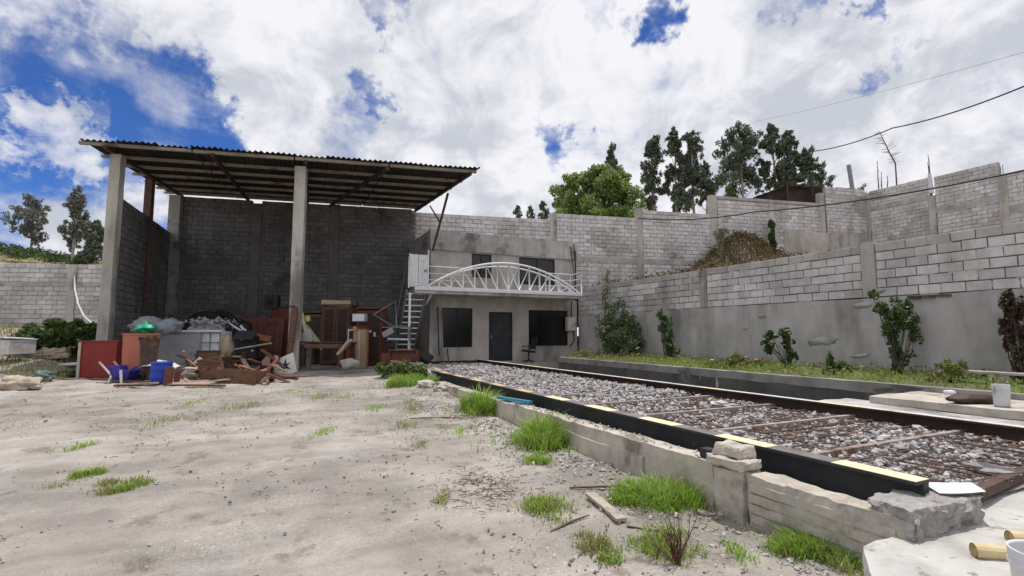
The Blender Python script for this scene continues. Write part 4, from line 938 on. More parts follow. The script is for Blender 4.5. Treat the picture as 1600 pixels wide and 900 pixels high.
# ---------------------------------------------------------------- plants
def stems_mb(base, tips, r0=.018, r1=.005, bend=.15):
    m = MB()
    for t in tips:
        t = Vector(t); b = Vector(base) + Vector((random.uniform(-.06, .06), random.uniform(-.06, .06), -.03)); mid = b.lerp(t, .5) + Vector((random.uniform(-bend, bend), random.uniform(-bend, bend), .05)) * (t - b).length * .5
        m.tube([b, mid, t], [r0, (r0 + r1) / 2, r1], 5)
    return m
def bush(name, label, base, clumps, mat_, n, leaf, cat='shrub', flowers=(), stem='bark', mats2=(), group=None, aspect=.5, r0=.018):
    """clumps: (dr, df, dz, rx, ry, rz) along camera right, heading, up from the base"""
    base = Vector(base); t = thing(name, label, cat, base, group)
    cs = [base + RGT * a + HEAD * b + Vector((0, 0, c)) for a, b, c, *_ in clumps]; rs = [k[3:6] for k in clumps]
    stems_mb(base, cs, r0).build('stem', stem, t, smooth=True)
    c2, r2 = frond(cs, rs, 13, .35, int(abs(base.x * 31)))
    stems_mb(base, c2[::4], r0 * .5, .003).build('twigs', stem, t, smooth=True)
    arr_mesh('foliage', leaf_quads(clump_points(c2, r2, int(n * 1.9)), leaf * .74, aspect), None, mat_, t)
    for mt, k, sz in mats2: arr_mesh('foliage', leaf_quads(clump_points(c2, [np.array(r) * 1.15 for r in r2], k, .5), sz, aspect), None, mt, t)
    for mt, k, sz in flowers:
        pts = clump_points(cs, [Vector(r) * 1.1 for r in rs], k, .15)
        for p in pts:
            m = MB()
            for q in range(7):
                a = q * .9; m.blob(Vector(p) + Vector((math.cos(a) * sz * .45, math.sin(a) * sz * .45, sz * .1 * (q % 3))), (sz * .5, sz * .5, sz * .32), q, .2, 1.2, 5, 3)
            m.build('flower', mt, t, smooth=True)
    return t
def bp(px, x=11.6): q = gx(px, 560, x); return Vector((x, q.y, bedz(x)))
def up(base, clumps_px):
    """clumps given in survey pixels relative to the base's picture point -> metres"""
    f = fw(base) / 783.0; bx, by = pix(base)
    return [((x - bx) * f, random.uniform(-.1, .1), max(.05, (by - y) * f), rx * f, rx * f * .8, ry * f) for x, y, rx, ry in clumps_px]
def pix(p):
    d = Vector(p) - CAM; r, f, z = d.dot(RGT), d.dot(HEAD), d.z; c, s = math.cos(PITCH), math.sin(PITCH); y, w = c * f + s * z, -s * f + c * z
    return 800 + FPX * r / y, 450 - FPX * w / y
b = bp(966); bush('flowering_shrub', 'tall dark green shrub with whitish leaf tips and dry top against the garden wall', b, up(b, [(965, 540, 36, 22), (955, 510, 26, 24), (975, 510, 24, 22), (960, 480, 18, 20), (990, 530, 18, 24), (945, 525, 14, 22), (985, 500, 12, 14)]), 'leaf_dark', 3000, .055, flowers=[], mats2=[('leaf_silver', 330, .065), ('leaf_mid', 700, .05)])
b = bp(950, 12.1); bush('dry_agave', 'dead grey spiky plant rising above the whitish shrub by the wall', b, up(b, [(948, 450, 9, 14), (950, 432, 7, 12), (946, 470, 6, 16)]), 'leaf_silver', 140, .12, 'dead plant', aspect=.12, mats2=[('twig', 90, .14)])
b = bp(1042); bush('slim_shrub', 'narrow shrub with pale leaf tips second from the office along the wall', b, up(b, [(1046, 535, 11, 22), (1042, 510, 12, 18), (1036, 495, 8, 10), (1048, 550, 12, 12)]), 'leaf_dark', 1200, .05, mats2=[('leaf_silver', 120, .06), ('leaf_mid', 250, .05)])
b = bp(1140, 10.6); bush('rose_bush', 'yellow-green rose bush with pink blooms at the middle of the flower bed', b, up(b, [(1130, 570, 24, 12), (1152, 566, 20, 14), (1172, 572, 20, 12), (1190, 574, 16, 9), (1128, 582, 20, 8)]), 'leaf_yellow', 1300, .045, 'rose bush', flowers=[('petal_pink', 7, .07), ('petal_white', 4, .055)], mats2=[('leaf_mid', 500, .045)])
b = bp(1232); bush('arching_rose', 'dark-leaved rose bush arching over with white buds right of the pink rose', b, up(b, [(1236, 535, 10, 14), (1228, 520, 12, 8), (1208, 524, 12, 7), (1196, 536, 8, 7), (1236, 560, 9, 14), (1205, 545, 8, 10)]), 'leaf_dark', 1100, .05, 'rose bush', flowers=[('petal_white', 8, .04)], mats2=[('leaf_mid', 250, .05)])
b = bp(1312, 11.0); bush('small_rose', 'low thin rose bush with pale buds before the scarred render patch', b, up(b, [(1300, 565, 8, 14), (1316, 578, 14, 14), (1330, 585, 8, 10), (1298, 588, 10, 8)]), 'leaf_mid', 700, .045, 'rose bush', flowers=[('petal_white', 6, .04)], mats2=[('leaf_dark', 300, .045)])
b = bp(1402, 11.9); bush('climbing_shrub', 'tall see-through climbing shrub reaching the block courses beside the second column', b, up(b, [(1385, 480, 14, 16), (1412, 490, 20, 22), (1430, 515, 12, 28), (1400, 520, 20, 24), (1408, 550, 18, 24), (1402, 580, 14, 18), (1370, 462, 9, 9), (1428, 480, 10, 14)]), 'leaf_dark', 1700, .045, mats2=[('leaf_mid', 700, .045), ('leaf_yellow', 120, .05)], flowers=[('petal_white', 9, .035)])
b = bp(1490, 11.0); bush('yellow_weed', 'yellowish feathery weed clump left of the white bucket', b, up(b, [(1480, 585, 22, 16), (1505, 580, 20, 18), (1462, 594, 14, 9)]), 'leaf_yellow', 1300, .05, 'weed', aspect=.25, mats2=[('leaf_mid', 300, .05)])
b = bp(1592, 11.7); bush('red_leaf_shrub', 'dark red-leaved shrub cut by the right edge of the photo', b, up(b, [(1592, 480, 12, 26), (1586, 520, 12, 24), (1596, 560, 14, 24), (1604, 500, 14, 40), (1590, 585, 12, 14)]), 'leaf_red', 1500, .05, mats2=[('leaf_dark', 450, .05), ('leaf_silver', 60, .045)])
b = bp(910, 10.4); bush('ground_weed', 'low yellow-green weeds at the far corner of the flower bed', b, up(b, [(900, 555, 14, 6), (920, 552, 14, 8), (932, 556, 10, 8)]), 'leaf_yellow', 500, .05, 'weed')
def grass_patch(name, pts, h, w, mt, parent=None, lean=.6, **k):
    pts = np.array(pts); return arr_mesh(name, blades(pts, h, w, lean), None, mt, parent, **k)
L1 = []
for i in range(3400):
    x = rng.uniform(PX + .2, 12.3); y = rng.uniform(3, 15.4); k = mn.noise(Vector((x * .7, y * .5, 4)))
    if 7.8 < y < 11.5 and x < 11.2 and k > -.25 or k > .42: L1.append((x, y, bedz(x)))
grass_patch('bed_grass', L1, .14, .007, 'grass', kind='stuff')
L2 = [(rng.uniform(PX + .2, 12.3), rng.uniform(2.5, 15.4), 0) for _ in range(2200)]; grass_patch('bed_weeds', [(x, y, bedz(x)) for x, y, _ in L2], .16, .007, 'grass_dull', kind='stuff')
arr_mesh('bed_ground_cover', leaf_quads(np.array([(x, y, bedz(x) + rng.uniform(0, .16)) for x, y in zip(rng.uniform(PX + .1, 12.4, 2600), rng.uniform(2.2, 15.4, 2600))]), .04), None, 'leaf_yellow', kind='stuff')

# grass and weeds of the yard: each clump that can be told apart is a thing
def clump(label, px0, px1, pyb, h, n, mt='grass', depth=None, dry=0.0, w=.0045, name='grass_clump', lean=.75, dens=1.0):
    a, b = P(px0, pyb), P(px1, pyb); c = (a + b) / 2; r = (b - a).length / 2; dp = depth or r * .8
    d = (b - a).normalized(); e = Vector((-d.y, d.x, 0)); nt_ = max(5, int(n / 75)); T = []
    for _ in range(nt_):
        while True:
            u, v = rng.uniform(-1, 1, 2)
            if u * u + v * v <= 1: break
        T.append((c + d * u * r * .95 + e * (v * dp + dp * .6), 1.15 - .55 * (u * u + v * v) ** .7, rng.uniform(.55, 1.25)))
    pts, ang = [], []
    for i in range(n):
        q, hs, vs_ = T[i % nt_]; g = rng.normal(size=2) * (.028 + .10 * h) * (1.5 if dens < 1 else 1); x, y = q.x + g[0], q.y + g[1]
        pts.append((x, y, gh(x, y) - .005, max(.2, hs * vs_ * (1.05 - 1.2 * math.hypot(*g))))); ang.append(math.atan2(g[1], g[0]))
    for _ in range(n // 10):
        u, v = rng.normal(size=2) * .8; q = c + d * u * r * 1.2 + e * (v * dp * 1.4 + dp * .5); pts.append((q.x, q.y, gh(q.x, q.y) - .005, .35)); ang.append(rng.uniform(0, 6.28))
    t = thing(name, label, 'grass', c); A = np.array(pts); ang = np.array(ang); sel = rng.random(len(A)); dull = .30 if mt == 'grass' else 0
    for nm, mk, ms in (('grass_blades', mt, sel > dull + dry + .05), ('pale_blades', 'grass_dull', (sel <= dull + dry + .05) & (sel > dry + .05)), ('dry_blades', 'grass_dry', sel <= dry + .05)):
        if ms.sum(): arr_mesh(nm, blades(A[ms, :3], h * A[ms, 3] * (1 if nm != 'dry_blades' else .8), w, lean, .6, ang[ms]), None, mk, t, kind='stuff')
    return t
clump('tall bright green grass tuft before the teal board on the kerb', 728, 782, 648, .42, 1500, w=.007, depth=.35, lean=.8)
clump('largest bright grass clump hanging over the middle of the kerb', 805, 905, 700, .36, 3000, w=.006, depth=.38, lean=.8)
clump('bright grass along the kerb below the boulder pile end', 968, 1112, 794, .20, 3200, w=.004, depth=.25)
clump('green grass at the foot of the kerb near the broken block', 1220, 1330, 872, .16, 2400, w=.0035, depth=.14)
clump('grass tips at the near end of the kerb by the concrete apron', 1300, 1350, 884, .13, 700, w=.003, depth=.1)
clump('flat pale green grass patch left of the largest clump', 815, 868, 726, .09, 600, depth=.25)
clump('flat straggling grass patch left of the weathered plank', 805, 902, 815, .09, 800, depth=.28, dry=.2, dens=.5)
clump('yellowish weed patch at the bottom centre of the yard', 905, 955, 868, .08, 450, 'grass_dull', depth=.18, dry=.3)
clump('weedy grass around the twiggy dry shrub', 1000, 1095, 872, .11, 900, depth=.30, dry=.25, dens=.5)
clump('small grass patch at the lower right below the twiggy shrub', 940, 990, 880, .07, 300, depth=.12, dry=.2)
clump('spread grass mat at the left middle of the yard, front part', 55, 205, 770, .06, 700, 'grass_dull', depth=.28, dry=.2, dens=.5)
clump('greenest tuft of the grass mat at the left middle of the yard', 108, 142, 748, .09, 350, depth=.14)
clump('right tuft of the grass mat at the left middle of the yard', 182, 214, 768, .08, 350, depth=.16)
for i, (px, py, r) in enumerate([(690, 782, 12), (720, 677, 14), (645, 640, 14), (655, 695, 14), (505, 676, 14), (632, 668, 16), (695, 672, 12), (420, 575, 20), (385, 636, 16), (345, 640, 16), (300, 632, 14), (260, 660, 16), (540, 622, 14), (130, 700, 10), (795, 652, 12), (640, 627, 10), (460, 615, 18), (500, 622, 14), (330, 603, 16), (1155, 873, 14), (1320, 895, 16), (860, 800, 18), (585, 640, 12)]):
    pts = []; c = P(px, py); a = r * fw(c) / 783
    for _ in range(130): q = c + RGT * rng.normal() * a * .6 + HEAD * rng.normal() * a * 1.6; pts.append((q.x, q.y, gh(q.x, q.y)))
    t = thing('weed_tuft', 'small low weed tuft growing from the bare dirt of the yard', 'weed', c, 'small weed tufts in the yard')
    arr_mesh('blades', blades(np.array(pts), .05 + .02 * (i % 3), .004, .9), None, ['grass_dull', 'grass', 'grass_dull'][i % 3], t, kind='stuff')
pts = []
for _ in range(26000):
    x, y = rng.uniform(-9, 3.6), rng.uniform(2, 17.5); k = mn.fractal(Vector((x * .45, y * .45, 8)), 1, 2, 3) + (.28 if (-3.4 < x < 1.5 and 11 < y < 15.5) else 0) - (.2 if x < -1 and y < 9 else 0) + (.12 if x > 1.2 else 0)
    if k > .42: pts.append((x, y, gh(x, y)))
grass_patch('yard_weeds', pts, .035, .0035, 'grass_dull', None, .9, kind='stuff')
pts = []
for _ in range(15000):
    r, f = rng.uniform(-26, -9.3), rng.uniform(11.5, 22); q = rf(r, f); 
    if q.x > -4.9: continue
    s = -.33 * (q.x + 5.1) + .944 * (q.y - 15.7)
    if s > -.4 + .8 * mn.noise(Vector((q.x, q.y, 0))): pts.append((q.x, q.y, gh(q.x, q.y)))
k = len(pts) // 2; grass_patch('bank_grass', pts[:k], .20, .009, 'grass_dull', kind='stuff'); grass_patch('bank_dry_grass', pts[k:], .18, .008, 'grass_dry', kind='stuff')
# dry twigs and litter on the dirt
m = MB()
for _ in range(420):
    x, y = rng.uniform(-7, 3.4), 2 + 13 * rng.random() ** 1.4; 
    if mn.noise(Vector((x * .8, y * .8, 3))) < -.05 and rng.random() < .8: continue
    a = rng.uniform(0, 6.3); l = rng.uniform(.02, .10); z = gh(x, y) + .012; m.tube([(x, y, z), (x + math.cos(a) * l * .5, y + math.sin(a) * l * .5, z + .012), (x + math.cos(a + .5) * l, y + math.sin(a + .5) * l, z + .004)], .0032, 4, 0, False)
for _ in range(260):
    q = P(rng.normal(755, 35), rng.normal(765, 16)); a = rng.uniform(0, 6.3); l = rng.uniform(.03, .11); z = q.z + rng.uniform(.005, .03); m.tube([(q.x, q.y, z), (q.x + math.cos(a) * l, q.y + math.sin(a) * l, z + rng.uniform(-.01, .02))], .003, 4, 0, False)
m.build('dry_litter', 'twig', kind='stuff')
for px, py, l, a in ((640, 655, 1.1, 4), (890, 765, .9, 2), (980, 828, .5, -14), (845, 655, 1.0, 3), (860, 835, .4, 25)):
    q = P(px, py); e = q + (RGT * math.cos(R(a)) + HEAD * math.sin(R(a)) * 2) * l; md = q.lerp(e, .5) + Vector((0, 0, .02)); md.z = gh(md.x, md.y) + .022
    tag(MB().tube([q + Vector((0, 0, .01)), md, (e.x, e.y, gh(e.x, e.y) + .01)], [.009, .011, .005], 6).build('twig', 'twig', smooth=True), 'thin dry twig lying on the bare dirt', 'twig', 'dry twigs on the dirt')
pts, szs = [], []
for _ in range(12000):
    x, y = rng.uniform(-9, 3.6), 1.2 + 15 * rng.random() ** 1.6; k = mn.noise(Vector((x * .5, y * .5, 6))) + (.35 if x > 1.6 and y < 12 else 0)
    if k < rng.uniform(-.25, .5): continue
    pts.append((x, y, gh(x, y))); szs.append(.005 + .012 * rng.random() ** 3 + (.012 if rng.random() < .04 else 0))
scatter_stones('pebbles', pts, szs, 'pebble', 'stuff')
pts, szs = [], []
for _ in range(7000):
    x, y = rng.uniform(-8, 3.5), 1.2 + 13 * rng.random() ** 1.5
    if mn.fractal(Vector((x * .6, y * .6, 31)), 1, 2, 3) < rng.uniform(-.3, .3): continue
    pts.append((x, y, gh(x, y))); szs.append(.004 + .016 * rng.random() ** 4)
scatter_stones('dirt_clods', pts, szs, 'clod', 'stuff')
pts, szs = [], []
for _ in range(2600):
    px, py = rng.uniform(640, 760), rng.uniform(595, 650)
    q = P(px, py) if rng.random() < .35 else Vector((rng.normal(3.25, .25), rng.uniform(2.2, 11.5), 0)); pts.append((q.x, q.y, gh(q.x, q.y))); szs.append(rng.uniform(.007, .022) + .02 * rng.random() ** 5)
scatter_stones('kerb_rubble', pts, szs, 'pebble', 'stuff')
for i, (px, py, s, lb) in enumerate([(684, 592, .30, 'largest rock of the pile at the far end of the kerb'), (666, 606, .2, 'lower left rock of the pile at the far end of the kerb'), (688, 612, .17, 'lower right rock of the pile at the far end of the kerb'), (628, 577, .2, 'pale rock in the weeds left of the kerb end pile'), (985, 733, .11, 'pale chunk leaning at the kerb foot by the board ledge')]):
    q = P(px, py); m = MB(); m.blob((q.x, q.y, q.z + s * .35), (s, s * .75, s * .6), i, .6, 1.3, 10, 7, (0, 0, px)); tag(m.build('rock', 'rock'), lb, 'rock')
b = P(640, 590); bush('leafy_weed', 'broad patch of green weeds around the far end of the kerb', b, up(b, [(615, 583, 20, 15), (640, 583, 20, 15), (660, 588, 18, 16), (600, 575, 12, 13), (655, 602, 14, 12), (628, 575, 16, 10)]), 'leaf_mid', 2600, .05, 'weed', mats2=[('leaf_yellow', 700, .045), ('leaf_bright', 500, .04)])
clump('bright grass mixed with weeds at the far end of the kerb', 598, 676, 604, .30, 1500, w=.008, depth=.6)
b = P(1058, 886); t = thing('twiggy_shrub', 'leafless reddish twiggy shrub at the bottom of the yard', 'dead plant', b); m = MB(); f = fw(b) / 783
for _ in range(26):
    dx, hz = rng.normal(0, 22) * f, rng.uniform(25, 88) * f; e = b + RGT * dx + HEAD * rng.normal(0, .06) + Vector((0, 0, hz)); md = b.lerp(e, .5) + RGT * rng.normal(0, .02) ; m.tube([b + Vector((rng.normal(0, .02), rng.normal(0, .02), -.01)), md, e], [.005, .004, .002], 4)
    if rng.random() < .6: m.tube([md, md + RGT * rng.normal(0, .04) + Vector((0, 0, .06))], [.003, .0015], 4)
m.build('twigs', 'twig_red', t)
pc = gz(938, 797, gh(*P(938, 797)[:2]) + .02); a, e = P(922, 776), P(972, 820); d = (e - a).normalized(); sdx = Vector((-d.y, d.x, 0)); m = MB()
m.rough([(*(q + sdx * k)[:2], q.z + z) for z in (.012, .04) for q, k in ((a, -.05), (e, -.05), (e, .05), (a, .05))], (12, 3, 1), .006, 9, 2); tag(m.build('plank', 'wood_weathered'), 'weathered grey plank lying on the dirt near the kerb', 'plank')
# bamboo, buckets and litter at the edges
for (a, b_, lb) in (((1521, 860), (1660, 872), 'nearer yellowish pipe on the concrete apron beside the white bucket'), ((1577, 840), (1680, 846), 'farther pale pipe end at the right edge of the apron')):
    p0, p1 = gz(*a, .345), gz(*b_, .345); m = MB(); m.tube([p0, p0.lerp(p1, .5), p1], [.042, .041, .042], 14, 0, False); m.tube([p1, p0.lerp(p1, .5), p0], [.034, .034, .034], 14, 0, False); d = (p1 - p0).normalized(); m.tube([p0 + d * .02, p0 + d * .021], [.042, .034], 14); tag(m.build('pipe', 'bamboo', smooth=False), lb, 'pipe')
def bucket(label, c, r, h, mt, handle=True, dark=None):
    t = thing('bucket', label, 'bucket', c); m = MB(); c = Vector(c)
    m.lathe(c, [(0, .002), (r * .86, .002), (r * .87, .02), (r * .98, h * .80), (r * 1.04, h * .81), (r * 1.04, h * .85), (r, h * .86), (r * 1.02, h * .98), (r * 1.03, h), (r * .97, h), (r * .96, h * .97), (r * .83, .03), (0, .03)], 28); m.build('body', mt, t, smooth=True)
    if dark: MB().lathe(c, [(r * .9, h * .55), (0, h * .56)], 24).build('contents', dark, t)
    if handle:
        m = MB(); m.tube([c + Vector((math.cos(k) * r * 1.06, .02 + math.sin(k) * .02, h * .9 - math.sin(k) * h * .55)) for k in np.linspace(0, math.pi, 12)], .005, 5); m.build('handle', 'steel_grey', t, smooth=True)
    return t
q = at(1638, 862, 2.25); bucket('white bucket with dark inside at the bottom right corner', (q.x, q.y, .30), .128, q.z - .30, 'white_plastic', False, 'black_plastic')
q = gz(1566, 635, .705); bucket('white paint bucket standing on the raised slab by the flower bed', q, .088, .27, 'grey_white')
q = gz(1520, 630, .70); t = thing('sack', 'flat dark brown sack beside the white paint bucket', 'sack', q); m = MB(); m.blob(q + Vector((0, 0, .05)), (.30, .13, .07), 3, .35, 2.0, 18, 9, (0, 0, -YAW), flat=.05); m.build('body', 'wood_dark', t, smooth=True); MB().blob(q - RGT * .28 + Vector((0, 0, .05)), (.07, .05, .03), 5, .3, 2, 8, 6).build('tied_end', 'wood_dark', t, smooth=True)
q = gz(1485, 617, .72); t = thing('bottle', 'white plastic bottle lying on the coping left of the bucket', 'bottle', q); m = MB(); m.lathe(q - RGT * .08 + Vector((0, 0, .035)), [(0, 0), (.034, .003), (.036, .10), (.03, .13), (.012, .15), (.012, .165)], 14, Euler((0, R(90), -YAW)).to_matrix()); m.build('body', 'white_plastic', t, smooth=True); MB().lathe(q + RGT * .085 + Vector((0, 0, .035)), [(0, 0), (.015, 0), (.015, .02), (0, .02)], 10, Euler((0, R(90), -YAW)).to_matrix()).build('cap', 'blue_plastic', t)
q = gx(1555, 595, 12.0); q = Vector((11.4, q.y, .93)); t = thing('board_bench', 'pale weathered board laid across the bed behind the bucket', 'board', q); MB().box((11.3, gx(1560, 595, 11.3).y - .4, .93), (.28, 2.0, .04), (0, 0, 0)).build('board', 'kerb_concrete', t); 
for dy in (-.9, .4): MB().box((11.3, gx(1560, 595, 11.3).y - .4 + dy * .8, .82), (.2, .2, .175)).build('support', 'block', t)

# ---------------------------------------------------------------- trees and far things
def tree(name, label, base, tops, mat_, n, leaf, trunk_r=.16, mats2=(), bark='bark', group=None, hang=.5, aspect=.35, sub=10, subr=.35):
    """tops: list of crown clumps (dr, df, z above base, rx, ry, rz)"""
    base = Vector(base); t = thing(name, label, 'tree', base, group)
    cs = [base + RGT * a + HEAD * b + Vector((0, 0, c)) for a, b, c, *_ in tops]; rs = [k[3:6] for k in tops]
    ht = max(c.z - base.z for c in cs); m = MB(); axis = [base + Vector((mn.noise(Vector((base.x, k, 1))) * .25, mn.noise(Vector((base.y, k, 2))) * .25, ht * k / 6)) for k in range(7)]
    axis[0].z -= 1.0; m.tube(axis, [trunk_r * (1 - .13 * k) for k in range(7)], 8); m.build('trunk', bark, t, smooth=True)
    m = MB()
    for c in cs:
        k = max(0.12, min(.9, (c.z - base.z) / ht - .18)); a = base.lerp(axis[-1], k); m.tube([a, a.lerp(c, .55) + Vector((0, 0, -.1)), c], [trunk_r * .38, trunk_r * .22, trunk_r * .08], 5)
    m.build('limbs', bark, t, smooth=True)
    c2, r2 = frond(cs, rs, sub, subr, int(abs(base.x * 17)))
    arr_mesh('crown', leaf_quads(clump_points(c2, r2, n, .9), leaf, aspect, hang), None, mat_, t)
    for mt, k, sz in mats2: arr_mesh('crown', leaf_quads(clump_points(c2, [np.array(r) * 1.1 for r in r2], k, .6), sz, aspect, hang), None, mt, t)
    return t
def eucalyptus(label, px, pyt, pyb, wpx, fwd, n=5200, lean=0, shape='spire', bare=.0, seed=1, leaf=.19, group='eucalyptus trees beyond the walls', leafm='leaf_euca'):
    rd = random.Random(seed); m_ = fwd / 783.0; b = at(px + lean, pyb, fwd); h = (pyb - pyt) * m_; w = wpx * 1.3 * m_ / 2; T = []; n = int(n * 1.6)
    k = 15 if shape == 'spire' else 18
    for i in range(k):
        t = bare + (1 - bare) * (i + .5) / k; 
        prof = (1 - t) ** .65 * (1.0 if t > bare + .12 else .75) if shape == 'spire' else math.sin(math.pi * min(1, max(.08, (1 - t) * .92 + .05))) ** .7
        a = rd.uniform(0, 6.28); r = w * prof * rd.uniform(.35, 1.0); s = max(.35, w * (.26 + .20 * prof) * rd.uniform(.7, 1.25))
        T.append((math.cos(a) * r - lean * m_ * t, math.sin(a) * r, h * t, s, s, s * rd.uniform(.9, 1.5)))
    for q in (.84, .90, .955): T.append((-lean * m_ * q + rd.uniform(-.1, .1) * w, 0, h * q, w * (1.02 - q) * 1.5 + .15, w * (1.02 - q) * 1.5 + .15, h * .05 + .2))
    return tree('eucalyptus', label, b, T, leafm, n, leaf, .11 + h * .006, [('leaf_euca_grey', n // 4, leaf)], 'pale_bark', group, .9)
eucalyptus('leftmost slim eucalyptus tip showing above the bright green tree', 958, 224, 345, 34, 62, 2600, seed=2)
eucalyptus('dense eucalyptus just right of the bright green tree', 1022, 208, 345, 48, 60, 4200, seed=3, bare=.12)
eucalyptus('tallest narrow eucalyptus of the group above the stepped wall', 1058, 195, 345, 44, 58, 4200, seed=4, bare=.12)
eucalyptus('eucalyptus with pale bare lower stem at the right of the stepped wall group', 1084, 203, 345, 58, 57, 4600, seed=5, bare=.2)
eucalyptus('low loose eucalyptus at the right end of the stepped wall group', 1106, 250, 345, 34, 59, 1600, seed=6, bare=.2)
eucalyptus('broad round-topped eucalyptus left of the dark shelter roof', 1162, 198, 330, 66, 56, 5600, seed=7, shape='round', bare=.22)
eucalyptus('tall spired eucalyptus above the dark shelter roof', 1212, 188, 320, 48, 55, 4600, seed=8, bare=.1)
eucalyptus('second spired eucalyptus just right of the taller one above the shelter', 1238, 202, 320, 50, 54, 4600, seed=9, bare=.1)
eucalyptus('lowest bushy eucalyptus at the right of the shelter group', 1264, 236, 320, 44, 54, 3600, seed=10, shape='round', bare=.05)
eucalyptus('small dark tree top just left of the bright green tree', 876, 290, 345, 24, 66, 1200, seed=11)
eucalyptus('tiny eucalyptus top peeking over the wall above the office', 848, 314, 345, 18, 75, 700, seed=12)
eucalyptus('tiny tree tip at the far left of the wall top above the office', 809, 322, 345, 14, 78, 450, seed=13)
eucalyptus('small tree tip between the two tiny ones above the office', 829, 323, 345, 14, 77, 450, seed=14)
eucalyptus('grey eucalyptus with open crown leftmost on the hill', 48, 310, 388, 42, 66, 2600, seed=15, shape='round', bare=.22, leafm='leaf_euca_grey')
eucalyptus('taller grey eucalyptus with open crown before the shed column', 114, 293, 402, 46, 62, 3400, seed=16, bare=.2, leafm='leaf_euca_grey')
eucalyptus('dark bushy tree on the hill beside the shed column', 148, 345, 410, 38, 60, 2400, seed=17, bare=.05)
fwd = 44; m_ = fwd / 783; b = at(945, 352, fwd)
T = [(-56, 62, 22, 24), (-40, 40, 26, 24), (-20, 70, 24, 26), (0, 42, 34, 32), (4, 82, 24, 22), (22, 62, 26, 28), (40, 36, 24, 26), (-30, 22, 34, 22), (22, 18, 36, 20), (-62, 26, 18, 24), (54, 22, 20, 22), (8, 100, 10, 10), (-12, 92, 12, 10), (36, 78, 11, 11), (-46, 78, 10, 10)]
tree('broadleaf_tree', 'big bright green leafy tree behind the stepped wall', b, [(x * m_, random.uniform(-1, 1), y * m_, a * m_, a * m_, c * m_) for x, y, a, c in T], 'leaf_bright', 15000, .16, .2, [('leaf_tree', 7000, .15)], hang=.2, aspect=.5, sub=10, subr=.42)
b = at(1140, 318, 50); m_ = 50 / 783; tree('young_tree', 'small bright green sapling left of the shelter eucalyptus', b, [(0, 0, 18 * m_, 8 * m_, 8 * m_, 14 * m_), (-4 * m_, 0, 8 * m_, 8 * m_, 8 * m_, 8 * m_)], 'leaf_mid', 700, .13, .06)
hd = []
for i in range(30):
    px = -60 + i * 8; fwd = 63 + 4 * math.sin(i); q = at(px, 374 + (px + 60) * .165 + 4 * (i % 3), fwd); hd.append((q, i))
arr_mesh('hill_hedge', leaf_quads(clump_points([q for q, i in hd], [(1.4, 1.0, .30 + .14 * (i % 4)) for q, i in hd], 6000, .9), .17), None, 'leaf_dark', kind='stuff')
pts = []
for _ in range(9000):
    r, f = rng.uniform(-100, -36), rng.uniform(30, 66); q = rf(r, f); pts.append((q.x, q.y, hillz(r, f)))
grass_patch('hill_grass', pts, .35, .03, 'grass_dry', kind='stuff')

# dry brush on the bank below the upper wall
pts, gr = [], []
for _ in range(30000):
    x, y = rng.uniform(13.2, 28), rng.uniform(14.5, 21); z = gu(x, y); b_ = 1.6 * math.exp(-(((x - 23.0) / 2.2) ** 2) - (((y - 19.3) / 1.3) ** 2))
    d_ = (Vector((x, y, 0)) - LP).dot(Vector((-LD.y, LD.x, 0)))
    if d_ > -.05: continue
    if rng.random() < (.12 + .9 * min(1, b_)) * (1 if x < 25.0 else .1): pts.append((x, y, z))
pts = np.array(pts); rng.shuffle(pts); k = int(len(pts) * .72)
grass_patch('dry_brush', pts[:k], .30, .012, 'grass_brown', kind='stuff'); grass_patch('dry_straw', pts[k:], .26, .010, 'grass_dry', kind='stuff')
arr_mesh('brush_leaves', leaf_quads(pts[rng.integers(0, len(pts), 4200)] + np.array([0, 0, .2]) + rng.normal(size=(4200, 3)) * .12, .07), None, 'grass_brown', kind='stuff')
arr_mesh('brush_greens', leaf_quads(pts[rng.integers(0, len(pts), 900)] + np.array([0, 0, .15]) + rng.normal(size=(900, 3)) * .15, .08), None, 'leaf_dark', kind='stuff')
q = onl(1207, 392) - HEAD * .4; q.z = gu(q.x, q.y); b = q; bush('green_shrub', 'dark green upright shrub against the pilaster of the upper wall', b, up(b, [(1207, 372, 7, 16), (1206, 352, 5, 12)]), 'leaf_dark', 900, .08)
q = onl(1128, 405) - HEAD * 2.0; q.z = gu(q.x, q.y) - .1; b = q; bush('yucca', 'withered pale yucca hanging before the brown brush by the tall pilaster', b, up(b, [(1128, 372, 5, 16), (1132, 360, 10, 6), (1126, 390, 4, 14), (1120, 366, 5, 8)]), 'leaf_silver', 330, .16, 'plant', aspect=.13, mats2=[('twig', 120, .14)])
# shelter on the upper ground
q0, q1, q2, q3 = onl(1186, 303) + HEAD * .8, onl(1343, 291) + HEAD * .3, onl(1343, 291) + HEAD * 5, onl(1235, 286) + HEAD * 5
sh = thing('shelter', 'dark lean-to shelter with black sheet roof behind the upper wall', 'shelter', (q0 + q1) / 2 - Vector((0, 0, 3)))
A, B, Cc = onl(1184, 306) + HEAD * .5, onl(1236, 287) + HEAD * .5, onl(1346, 292) + HEAD * .5; bk = HEAD * 5 + Vector((0, 0, -.3))
m = MB()
for p_, q_ in ((A, B), (B, Cc)):
    d = q_ - p_; k = 10
    for i in range(k):
        a, e = p_ + d * (i / k), p_ + d * ((i + .97) / k); l = .02 * (i % 2); m.hexa([a + Vector((0, 0, l)), e + Vector((0, 0, l)), e + bk + Vector((0, 0, l)), a + bk + Vector((0, 0, l)), a + Vector((0, 0, .05 + l)), e + Vector((0, 0, .05 + l)), e + bk + Vector((0, 0, .05 + l)), a + bk + Vector((0, 0, .05 + l))])
m.build('roof_sheets', 'rust_dark', sh)
